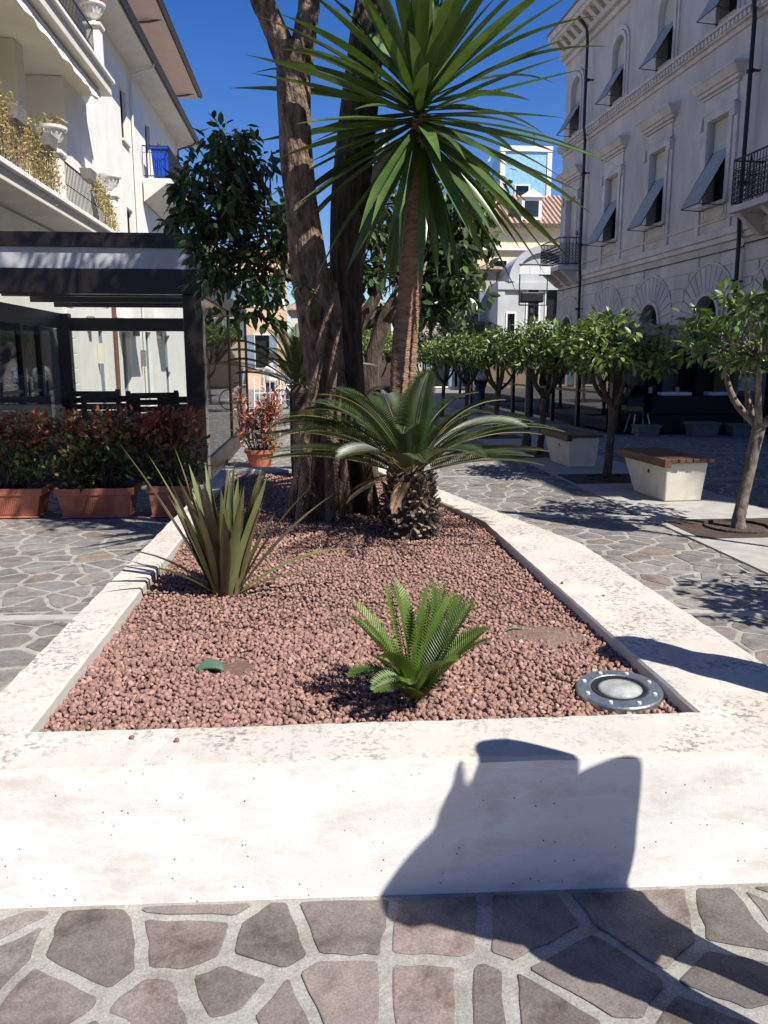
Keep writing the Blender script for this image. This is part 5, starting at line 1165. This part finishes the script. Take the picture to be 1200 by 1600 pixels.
def trough(x0, x1, y, d, h, label):
    o = thing('terracotta_trough', label, 'pot', ((x0+x1)/2, y, 0), group='terracotta pots before the pavilion'); x, w = (x0+x1)/2, x1-x0
    prof = [(.86, .028), (.97, h-.075), (1.04, h-.07), (1.05, h)]; b = MB(); rows = []
    for k, z in prof: rows += [[(x-w/2*k, y-d/2*k, z), (x+w/2*k, y-d/2*k, z), (x+w/2*k, y+d/2*k, z), (x-w/2*k, y+d/2*k, z)]]
    ins = [[(x-w/2*.98, y-d/2*.94, h), (x+w/2*.98, y-d/2*.94, h), (x+w/2*.98, y+d/2*.94, h), (x-w/2*.98, y+d/2*.94, h)], [(x-w/2*.93, y-d/2*.88, h-.05), (x+w/2*.93, y-d/2*.88, h-.05), (x+w/2*.93, y+d/2*.88, h-.05), (x-w/2*.93, y+d/2*.88, h-.05)]]
    rows += ins; b.add([p for r in rows for p in r], [(4*r+q, 4*r+(q+1) % 4, 4*r+4+(q+1) % 4, 4*r+4+q) for r in range(len(rows)-1) for q in range(4)]+[(3, 2, 1, 0)]); b.build('body', M['terracotta'], o, bevel=.006)
    nr = int(w*.52/.018)
    if w > .5:
        b = MB()
        for k in range(nr): xx = x-w*.26+k*.018; b.hexa([(xx-.005, y-d/2*.868-.007, .05), (xx+.005, y-d/2*.868-.007, .05), (xx+.005, y-d/2*.85, .05), (xx-.005, y-d/2*.85, .05)], [(xx-.005, y-d/2*.957-.007, h-.095), (xx+.005, y-d/2*.957-.007, h-.095), (xx+.005, y-d/2*.94, h-.095), (xx-.005, y-d/2*.94, h-.095)])
        b.build('fluted_panel', M['terracotta'], o)
    MB().box(x-w/2*.92, x+w/2*.92, y-d/2*.98, y+d/2*.98, .012, .03).build('saucer', M['terracotta'], o, bevel=.006)
    MB().box(x-w/2*.925, x+w/2*.925, y-d/2*.87, y+d/2*.87, h-.06, h-.03).build('soil', M['soil'], o); return o
trough(-2.56, -1.82, 8.25, .36, .31, 'terracotta trough with fluted front, middle one before the pavilion')
trough(-3.5, -2.72, 8.30, .36, .31, 'terracotta trough cut by the left edge of the photo')
trough(-1.66, -1.27, 8.22, .36, .33, 'smaller square terracotta pot touching the planter wall')
shrub(-2.2, 8.27, .28, .44, .20, .80, 'red tipped shrub in the middle fluted trough with sunlit leaves', 5, .28, 66, 34)
shrub(-3.15, 8.32, .28, .46, .20, .80, 'dark shaded shrub in the leftmost trough', 6, .32, 60, 32)
shrub(-1.45, 8.25, .30, .30, .22, .80, 'dark red leaved shrub in the square pot beside the planter', 7, .5, 54, 32)
rp = thing('round_pot', 'round terracotta pot under the bright red shrub past the pavilion', 'pot', (-.80, 11.9, 0)); MB().lathe([(.15, .012), (.20, .22), (.225, .225), (.23, .28), (.20, .28), (.19, .23), (0, .23)], (-.80, 11.9, 0), 24).build('body', M['terracotta'], rp); MB().lathe([(.2, .012), (.21, .03), (0, .03)], (-.80, 11.9, 0), 20).build('saucer', M['terracotta'], rp)
shrub(-.80, 11.9, .22, .30, .26, .92, 'bright red photinia shrub in a round pot beside the glass pavilion wall', 9, 1.0, 46, 26)

# ================================================================ STREET FURNITURE
def bench(x, y, w, l, label, rz=0):
    o = thing('street_bench', label, 'bench', (x, y, .018), rz, 'concrete benches with wooden tops', local=True); h = .44
    b = MB(); b.hexa([(.03, .05, 0), (w-.03, .05, 0), (w-.03, l-.30, 0), (.03, l-.30, 0)], [(0, 0, h), (w, 0, h), (w, l, h), (0, l, h)]); b.build('base', M['bench_conc'], o, bevel=.015)
    n = 7; sw = (w+.10)/n
    for k in range(n):
        if k == 0: MB().box(-.05, -.05+sw-.008, -.06, l+.04, h-.045, h+.045).build('slat', M['wood'], o, bevel=.004)
        else: MB().box(-.05+k*sw, -.05+(k+1)*sw-.010, -.055+.006*(k % 2), l+.04, h+.004, h+.045).build('slat', M['wood'], o, bevel=.004)
    q = MB().lathe([(.022, 0), (.022, .006), (0, .006)], (0, 0, 0), 10).build('bolt', M['black'], o); q.rotation_euler = (0, R(-90), 0); q.location = (.006, .42, .30)
bench(3.84, 8.40, .49, 1.12, 'front concrete bench with brown slatted top, sunlit end face', R(3))
bench(3.70, 11.36, .47, 1.12, 'rear concrete bench with brown slatted top in the shade', R(3))
L0 = atz(822, 703)
sp = thing('street_lamp', 'slim street lamp with white reflector panel above a black floodlight in a frame', 'lamp post', (L0.x, L0.y, 0))
x, y = L0.x, L0.y
MB().lathe([(.09, 0), (.09, .25), (.06, .28), (.05, .6), (.045, 2.52)], (x, y, 0), 14).build('post', M['gutter'], sp)
MB().box(x-.20, x+.20, y-.10, y+.10, 2.55, 2.72).build('floodlight', M['black'], sp, bevel=.02)
for k in range(3): MB().box(x-.27+k*.18, x-.095+k*.18, y-.20, y-.18, 3.00, 3.13).build('reflector_panel', M['offwhite'], sp)
b = MB(); b.tube([(x-.24, y-.12, 2.50), (x-.24, y-.12, 3.16), (x+.24, y-.12, 3.16), (x+.24, y-.12, 2.50), (x-.24, y-.12, 2.50)], .012, 6); b.tube([(x-.26, y-.12, 3.17), (x+.3, y-.12, 3.17)], .012, 6); b.build('frame', M['black'], sp)
# closed parasol standing right of the picture, its long shadow crosses the paving
pr = thing('closed_parasol', 'tall closed cream parasol on a thin pole by the orange trees', 'parasol', (4.62, 5.45, .018)); x, y = 4.62, 5.45
MB().box(x-.3, x+.3, y-.3, y+.3, .02, .12).build('base', M['bench_conc'], pr, bevel=.02); MB().tube([(x, y, .12), (x, y, 5.0)], .03, 10).build('pole', M['brown_frame'], pr)
b = MB(); n = 24; vs = []
prof = [(.10, 3.15), (.15, 3.25), (.16, 3.6), (.13, 4.3), (.08, 4.8), (.02, 5.05)]
for r, z in prof:
    for j in range(n): q = r*(1+.22*math.cos(8*2*math.pi*j/n)); vs.append((x+q*math.cos(2*math.pi*j/n), y+q*math.sin(2*math.pi*j/n), z))
b.add(vs, [(k*n+j, k*n+(j+1) % n, (k+1)*n+(j+1) % n, (k+1)*n+j) for k in range(len(prof)-1) for j in range(n)]); b.build('canopy', M['canvas'], pr, smooth=True)
MB().lathe([(.12, 0), (.125, .05), (.12, .1)], (x, y, 3.9), 16).build('strap', M['canvas'], pr)
# white barrier, bicycle
br = thing('street_barrier', 'white tubular barrier at the end of the pavilion', 'barrier', (-1.4, 25, 0))
b = MB(); b.tube([(-1.8, 25, .01), (-1.8, 25, 1.08), (-1.0, 25, 1.08), (-1.0, 25, .01)], .022, 8); b.build('frame', M['offwhite'], br)
for z in (.15, .6): MB().tube([(-1.8, 25, z), (-1.0, 25, z)], .015, 6).build('rail', M['offwhite'], br)
for k in range(4): MB().tube([(-1.64+k*.16, 25, .15), (-1.64+k*.16, 25, 1.08)], .011, 6).build('bar', M['offwhite'], br)
bk = thing('bicycle', 'bicycle with white wheels left standing near the white barrier', 'bicycle', (-.55, 26.4, 0))
def ringm(mb, c, r, t, n=24):
    pts = [(c[0]+r*math.cos(2*math.pi*k/n), c[1], c[2]+r*math.sin(2*math.pi*k/n)) for k in range(n+1)]; mb.tube(pts, t, 6); return mb
for wx in (-1.05, -.05):
    w_ = ringm(MB(), (wx, 26.4, .34), .32, .018).build('wheel', M['black'], bk); sp_ = MB()
    for k in range(8): sp_.tube([(wx, 26.4, .34), (wx+.31*math.cos(k*.785), 26.4, .34+.31*math.sin(k*.785))], .004, 4)
    sp_.build('spokes', M['offwhite'], w_)
b = MB()
for a, c in (((-1.05, .34), (-.85, .85)), ((-.85, .82), (-.35, .80)), ((-.85, .75), (-.5, .30)), ((-.5, .30), (-.33, .86)), ((-.5, .30), (-.05, .34)), ((-.05, .34), (-.35, .78))): b.tube([(a[0], 26.4, a[1]), (c[0], 26.4, c[1])], .018, 6)
b.build('frame', M['offwhite'], bk); MB().tube([(-.86, 26.16, .98), (-.84, 26.3, 1.0), (-.84, 26.5, 1.0), (-.86, 26.64, .98)], .014, 6).build('handlebar', M['black'], bk); MB().tube([(-.85, 26.4, .82), (-.84, 26.4, 1.0)], .016, 6).build('head_tube', M['black'], bk); MB().box(-.45, -.2, 26.33, 26.47, .86, .91).build('saddle', M['black'], bk, bevel=.02)
# ---------------------------------------------------------------- recessed light in the gravel
lx, ly, lz = LIGHT.x, LIGHT.y, .402
sl_ = thing('ground_light', 'round steel ground spotlight with glass lens in the gravel corner', 'light', (lx, ly, lz), local=True)
sl_.rotation_euler = (R(3), R(-2), 0)
MB().lathe([(.098, -.03), (.098, .004), (.104, .008), (.146, .006), (.150, .0), (.150, -.03)], (0, 0, 0), 48).build('flange', M['steel'], sl_, smooth=False)
MB().lathe([(.098, -.012), (.088, -.012), (.086, .006), (.096, .008), (.0985, .004)], (0, 0, 0), 40).build('gasket', M['black'], sl_)
MB().lathe([(.087, .002), (.06, .010), (.03, .014), (.0001, .015)], (0, 0, 0), 40).build('lens', M['lens'], sl_, smooth=True)
for k in range(8): a = 2*math.pi*k/8+.2; MB().lathe([(.0075, 0), (.007, .005), (.0001, .006)], (.124*math.cos(a), .124*math.sin(a), .0065), 8).build('bolt', M['reflector'], sl_)
# ---------------------------------------------------------------- bits lying about
q = atz(328, 1047, .385); b = MB(); n = 14
vs = [(q.x+.052*math.cos(math.pi*k/n)*(1 if s_ else .9), q.y+.03*math.sin(math.pi*k/n)*s_, .372+.018*math.sin(math.pi*k/n)+.006*s_) for s_ in (0, 1, 2) for k in range(n+1)]
b.add(vs, [(s_*(n+1)+k, s_*(n+1)+k+1, (s_+1)*(n+1)+k+1, (s_+1)*(n+1)+k) for s_ in (0, 1) for k in range(n)]); o = b.build('irrigation_cover', M['greenlid']); m_ = o.modifiers.new('s', 'SOLIDIFY'); m_.thickness = .006
tag(o, 'green plastic cover half buried in the gravel at the front left', 'cover')
b = MB(); p, r = spl([(.82, 3.32, .376, .005), (.86, 3.33, .388, .005), (.91, 3.335, .382, .005)], 8); b.tube(p, r, 8); tag(b.build('irrigation_pipe', M['greenlid'], smooth=True), 'short green irrigation pipe poking out of the bare dirt', 'pipe')
q = atz(132, 1022, .40); b = MB(); rr = random.Random(2); vs = [(q.x+.012+.010*rr.random()+.02*i*.2, q.y-.06+.03*j, .384+.012*i+.006*rr.random()) for i in range(4) for j in range(5)]
b.add(vs, [(i*5+j, i*5+j+1, i*5+j+6, i*5+j+5) for i in range(3) for j in range(4)]); o = b.build('sweet_wrapper', M['paper']); m_ = o.modifiers.new('s', 'SOLIDIFY'); m_.thickness = .001; tag(o, 'crumpled coloured wrapper against the left planter wall', 'wrapper')
q = atz(610, 1083, .385); b = MB(); b.add([(q.x-.012, q.y-.008, .392), (q.x+.01, q.y-.01, .396), (q.x+.014, q.y+.008, .394), (q.x-.008, q.y+.01, .398)], [(0, 1, 2, 3)]); o = b.build('paper_scrap', M['offwhite']); m_ = o.modifiers.new('s', 'SOLIDIFY'); m_.thickness = .001; tag(o, 'white paper scrap on the gravel by the young palm', 'paper')
for k, (px, py, lab) in enumerate(((206, 1154, 'lava stone lying on the front rim, left one of two'), (276, 1159, 'lava stone lying on the front rim, right one of two'), (878, 912, 'lava stone on the inner edge of the right planter rim'), (943, 932, 'small lava stone in the middle of the right planter rim'))):
    q = atz(px, py, RIM); bm = bmesh.new(); bmesh.ops.create_icosphere(bm, subdivisions=2, radius=.0085 if k != 3 else .007); rr = random.Random(k)
    for v in bm.verts: v.co *= rr.uniform(.75, 1.15); v.co.z *= .8
    me = bpy.data.meshes.new('lava_stone'); bm.to_mesh(me); bm.free(); at = me.color_attributes.new('col', 'FLOAT_COLOR', 'POINT'); at.data.foreach_set('color', [.22, .12, .10, 1]*len(me.vertices))
    o = link('lava_stone', me, M['lava']); o.location = (q.x, q.y, RIM+.005); tag(o, lab, 'stone', 'lava stones strayed onto the rim')

# ================================================================ PEOPLE
SKIN = pm('skin', (.42, .25, .18), (.48, .30, .22), 20, .55)
def person(loc, rz, label, h, top, bottom, hair, voxel=.012, arms=((.26, .0), (.26, .0)), longhair=False, turn=0.0, step=0.0, group=None, raised=False):
    """standing adult in metres for h = 1.70, one continuous remeshed body; x = own right, y = facing"""
    o = thing('person', label, 'person', loc, rz, group, local=True); b = MB()
    def chain(pts, n=12): p, r = spl(pts, 5*(len(pts)-1)); b.tube(p, r, n)
    def blob(c, r, n=12):
        b.lathe([(max(.0001, r[0]*math.sin(math.pi*k/n)), -math.cos(math.pi*k/n)) for k in range(n+1)], (0, 0, 0), 16)
        for i in range(len(b.v)-(n+1)*16, len(b.v)): v = b.v[i]; b.v[i] = (c[0]+v[0], c[1]+v[1]*r[1]/r[0], c[2]+v[2]*r[2])
    # torso as stacked ellipses
    prof = [(.80, .10, .09), (.88, .165, .115), (.95, .175, .12), (1.05, .155, .105), (1.15, .15, .105), (1.25, .165, .115), (1.32, .145, .105), (1.38, .105, .085), (1.455, .072, .065)]
    n = 20; b.add([(rx*math.cos(2*math.pi*j/n), ry*math.sin(2*math.pi*j/n), z) for z, rx, ry in prof for j in range(n)], [(k*n+j, k*n+(j+1) % n, (k+1)*n+(j+1) % n, (k+1)*n+j) for k in range(len(prof)-1) for j in range(n)]+[tuple(reversed(range(n))), tuple(range((len(prof)-1)*n, len(prof)*n))])
    chain([(0, -.01, 1.40, .062), (0, .0, 1.47, .054), (0, .012, 1.53, .056)])
    blob((0, .018, 1.595), (.076, .098, .115)); blob((0, .04, 1.545), (.058, .066, .065))
    chain([(0, .105, 1.605, .010), (0, .125, 1.575, .014), (0, .108, 1.562, .010)], 8)
    for q in (-1, 1): blob((q*.078, .01, 1.59), (.012, .022, .032))
    for q, (ex, fy) in zip((-1, 1), arms):
        sh = (q*.185, 0, 1.385); el = (q*(.185+ex*.30), -.02, 1.10); wr = (q*(.185+ex*.36), .06+fy, .86)
        if q == -1 and raised:
            el = (-.285, .0, 1.47); wr = (-.125, .05, 1.53)
            chain([(-.13, 0, 1.36, .085), (-.185, 0, 1.40, .080), (-.235, 0, 1.44, .066), (*el, .052), (-.21, .03, 1.525, .050), (*wr, .036)]); chain([(-.10, 0, 1.12, .10), (-.15, 0, 1.26, .095), (-.20, 0, 1.38, .08), (-.22, 0, 1.44, .06)]); chain([(-.09, 0, 1.44, .06), (-.13, .02, 1.50, .05), (-.17, .02, 1.50, .045)])
        else: chain([(q*.10, 0, 1.33, .06), (sh[0]-q*.012, 0, 1.275, .056), (q*(.185+ex*.16), -.01, 1.25, .054), (*el, .045), ((el[0]+wr[0])/2, .01+fy*.5, .98, .042), (*wr, .029)])
        px_, py_, pz_ = wr; hs = -1 if (q == -1 and raised) else 1
        chain([(px_, py_, pz_, .028), (px_, py_+.006, pz_-.05*hs, .036), (px_, py_+.01, pz_-.085*hs, .033)], 10)
        for k, (dy, ln) in enumerate(((.030, .062), (.011, .072), (-.009, .066), (-.028, .052))): chain([(px_, py_+.008+dy, pz_-.075*hs, .0095), (px_-q*.004, py_+.012+dy, pz_-(.085+ln*.55)*hs, .009), (px_-q*.016, py_+.014+dy, pz_-(.085+ln)*hs, .0075)], 8)
        chain([(px_-q*.006, py_+.030, pz_-.03*hs, .012), (px_-q*.014, py_+.055, pz_-.06*hs, .010), (px_-q*.018, py_+.062, pz_-.088*hs, .0085)], 8)
        lx_ = q*.092; st = step*q
        chain([(lx_, 0, .86, .093), (lx_, .01, .70, .083), (lx_+q*.005, .015+st*.4, .49, .058), (lx_+q*.008, -.01+st*.6, .34, .056), (lx_+q*.01, -.02+st, .12, .040), (lx_+q*.01, -.015+st, .05, .042)])
        chain([(lx_+q*.01, -.05+st, .036, .036), (lx_+q*.016, .05+st, .034, .038), (lx_+q*.025, .15+st, .026, .026)], 10)
    me = bpy.data.meshes.new('body'); me.from_pydata(b.v, [], b.f); tmp = bpy.data.objects.new('tmp', me); COL.objects.link(tmp)
    rm = tmp.modifiers.new('r', 'REMESH'); rm.mode = 'VOXEL'; rm.voxel_size = voxel; sm = tmp.modifiers.new('s', 'SMOOTH'); sm.factor = .5; sm.iterations = 2
    bpy.context.view_layer.update(); ev = bpy.data.meshes.new_from_object(tmp.evaluated_get(bpy.context.evaluated_depsgraph_get())); bpy.data.objects.remove(tmp)
    ev.name = 'body'; ev.materials.clear(); shoe = cloth('shoes', (.05, .045, .04))
    for m in (SKIN, top, bottom, shoe): ev.materials.append(m)
    mi = []
    for p in ev.polygons:
        c = p.center; mi.append(3 if c.z < .075 else 0 if (abs(c.x) > .17 and c.z < .865) or (c.z > 1.455 and abs(c.x) < .098) or (c.z > 1.455 and not raised) or (raised and c.z > 1.555) else 2 if c.z < .88 and abs(c.x) < .19 else 1)
    ev.polygons.foreach_set('material_index', mi); ev.polygons.foreach_set('use_smooth', [True]*len(mi))
    bo = bpy.data.objects.new('body', ev); COL.objects.link(bo); bo.parent = o
    hb = MB(); n, k_ = 20, 12; vs = []
    for k in range(k_+1):
        ph = math.pi*.62*k/k_
        for j in range(n):
            th = 2*math.pi*j/n; fr = max(0, math.sin(th)); p = ph*(1-.42*fr**2); wd = 1 if not longhair else 1+.55*max(0, k/k_-.5); vs.append((.090*wd*math.sin(p)*math.cos(th), .010+.110*math.sin(p)*math.sin(th), 1.60+.126*math.cos(p)-(0 if not longhair else .55*max(0, (k/k_-.55))*(1-fr))))
    hb.add(vs, [(k*n+j, k*n+(j+1) % n, (k+1)*n+(j+1) % n, (k+1)*n+j) for k in range(k_) for j in range(n)]); ho = hb.build('hair', hair, o, smooth=True); s2 = ho.modifiers.new('s', 'SOLIDIFY'); s2.thickness = .012
    if voxel < .015:
        eb = pm('eye', (.02, .015, .012), None, rough=.2)
        for q in (-1, 1): MB().lathe([(.0001, -.011), (.008, -.007), (.011, 0), (.008, .007), (.0001, .011)], (q*.031, .106, 1.605), 10).build('eye', eb, o, smooth=True)
        MB().box(-.022, .022, .098, .1065, 1.528, 1.535).build('mouth', cloth('lips', (.30, .10, .09)), o)
    jk = MB(); pj_ = [(.84, .20, .145), (.95, .198, .142), (1.08, .175, .128), (1.2, .18, .13)]; n = 24
    jk.add([(rx*math.cos(2*math.pi*j/n), ry*math.sin(2*math.pi*j/n), z) for z, rx, ry in pj_ for j in range(n)], [(k*n+j, k*n+(j+1) % n, (k+1)*n+(j+1) % n, (k+1)*n+j) for k in range(3) for j in range(n)])
    jo = jk.build('jacket_hem', top, o, smooth=True); s3 = jo.modifiers.new('s', 'SOLIDIFY'); s3.thickness = .008
    o.scale = (h/1.70,)*3; return o
DH, BH = cloth('dark_hair', (.03, .02, .014)), cloth('brown_hair', (.10, .06, .035))
person((1.238, 1.426, .01), R(45), 'person in a dark jacket before the planter, casting the long shadow on its front', 1.73, cloth('navy_jacket', (.03, .04, .07)), cloth('grey_trousers', (.09, .09, .10)), DH, arms=((.26, -.04), (.04, -.02)), raised=True, longhair=True)
person((1.93, 2.28, .01), R(-35), 'person in a beige coat close to the right planter wall, shading the rim', 1.74, cloth('beige_coat', (.36, .29, .21)), cloth('black_trousers', (.03, .03, .035)), BH, arms=((.05, .02), (.05, .02)), longhair=True)
person((5.0, 24.0, .01), R(30), 'distant person in dark clothes with a pale backpack under the trees', 1.74, cloth('black_top', (.025, .025, .03)), cloth('blue_jeans', (.05, .08, .16)), DH, .03, step=.14)
o = MB().box(4.83, 5.13, 23.72, 23.88, 1.0, 1.42).build('backpack', cloth('pale_backpack', (.5, .5, .48)), bevel=.05); tag(o, 'pale backpack on the distant dark clothed person', 'backpack')
person((-1.40, 27.2, .01), R(10), 'distant person in white shirt behind the white barrier', 1.72, cloth('white_shirt', (.7, .7, .7)), cloth('blue_trousers', (.04, .06, .13)), BH, .03, step=.1)
person((-.75, 27.0, .01), R(190), 'distant person in pale blue shirt behind the bicycle', 1.72, cloth('pale_blue_shirt', (.45, .52, .66)), cloth('navy_trousers', (.03, .035, .06)), DH, .03)
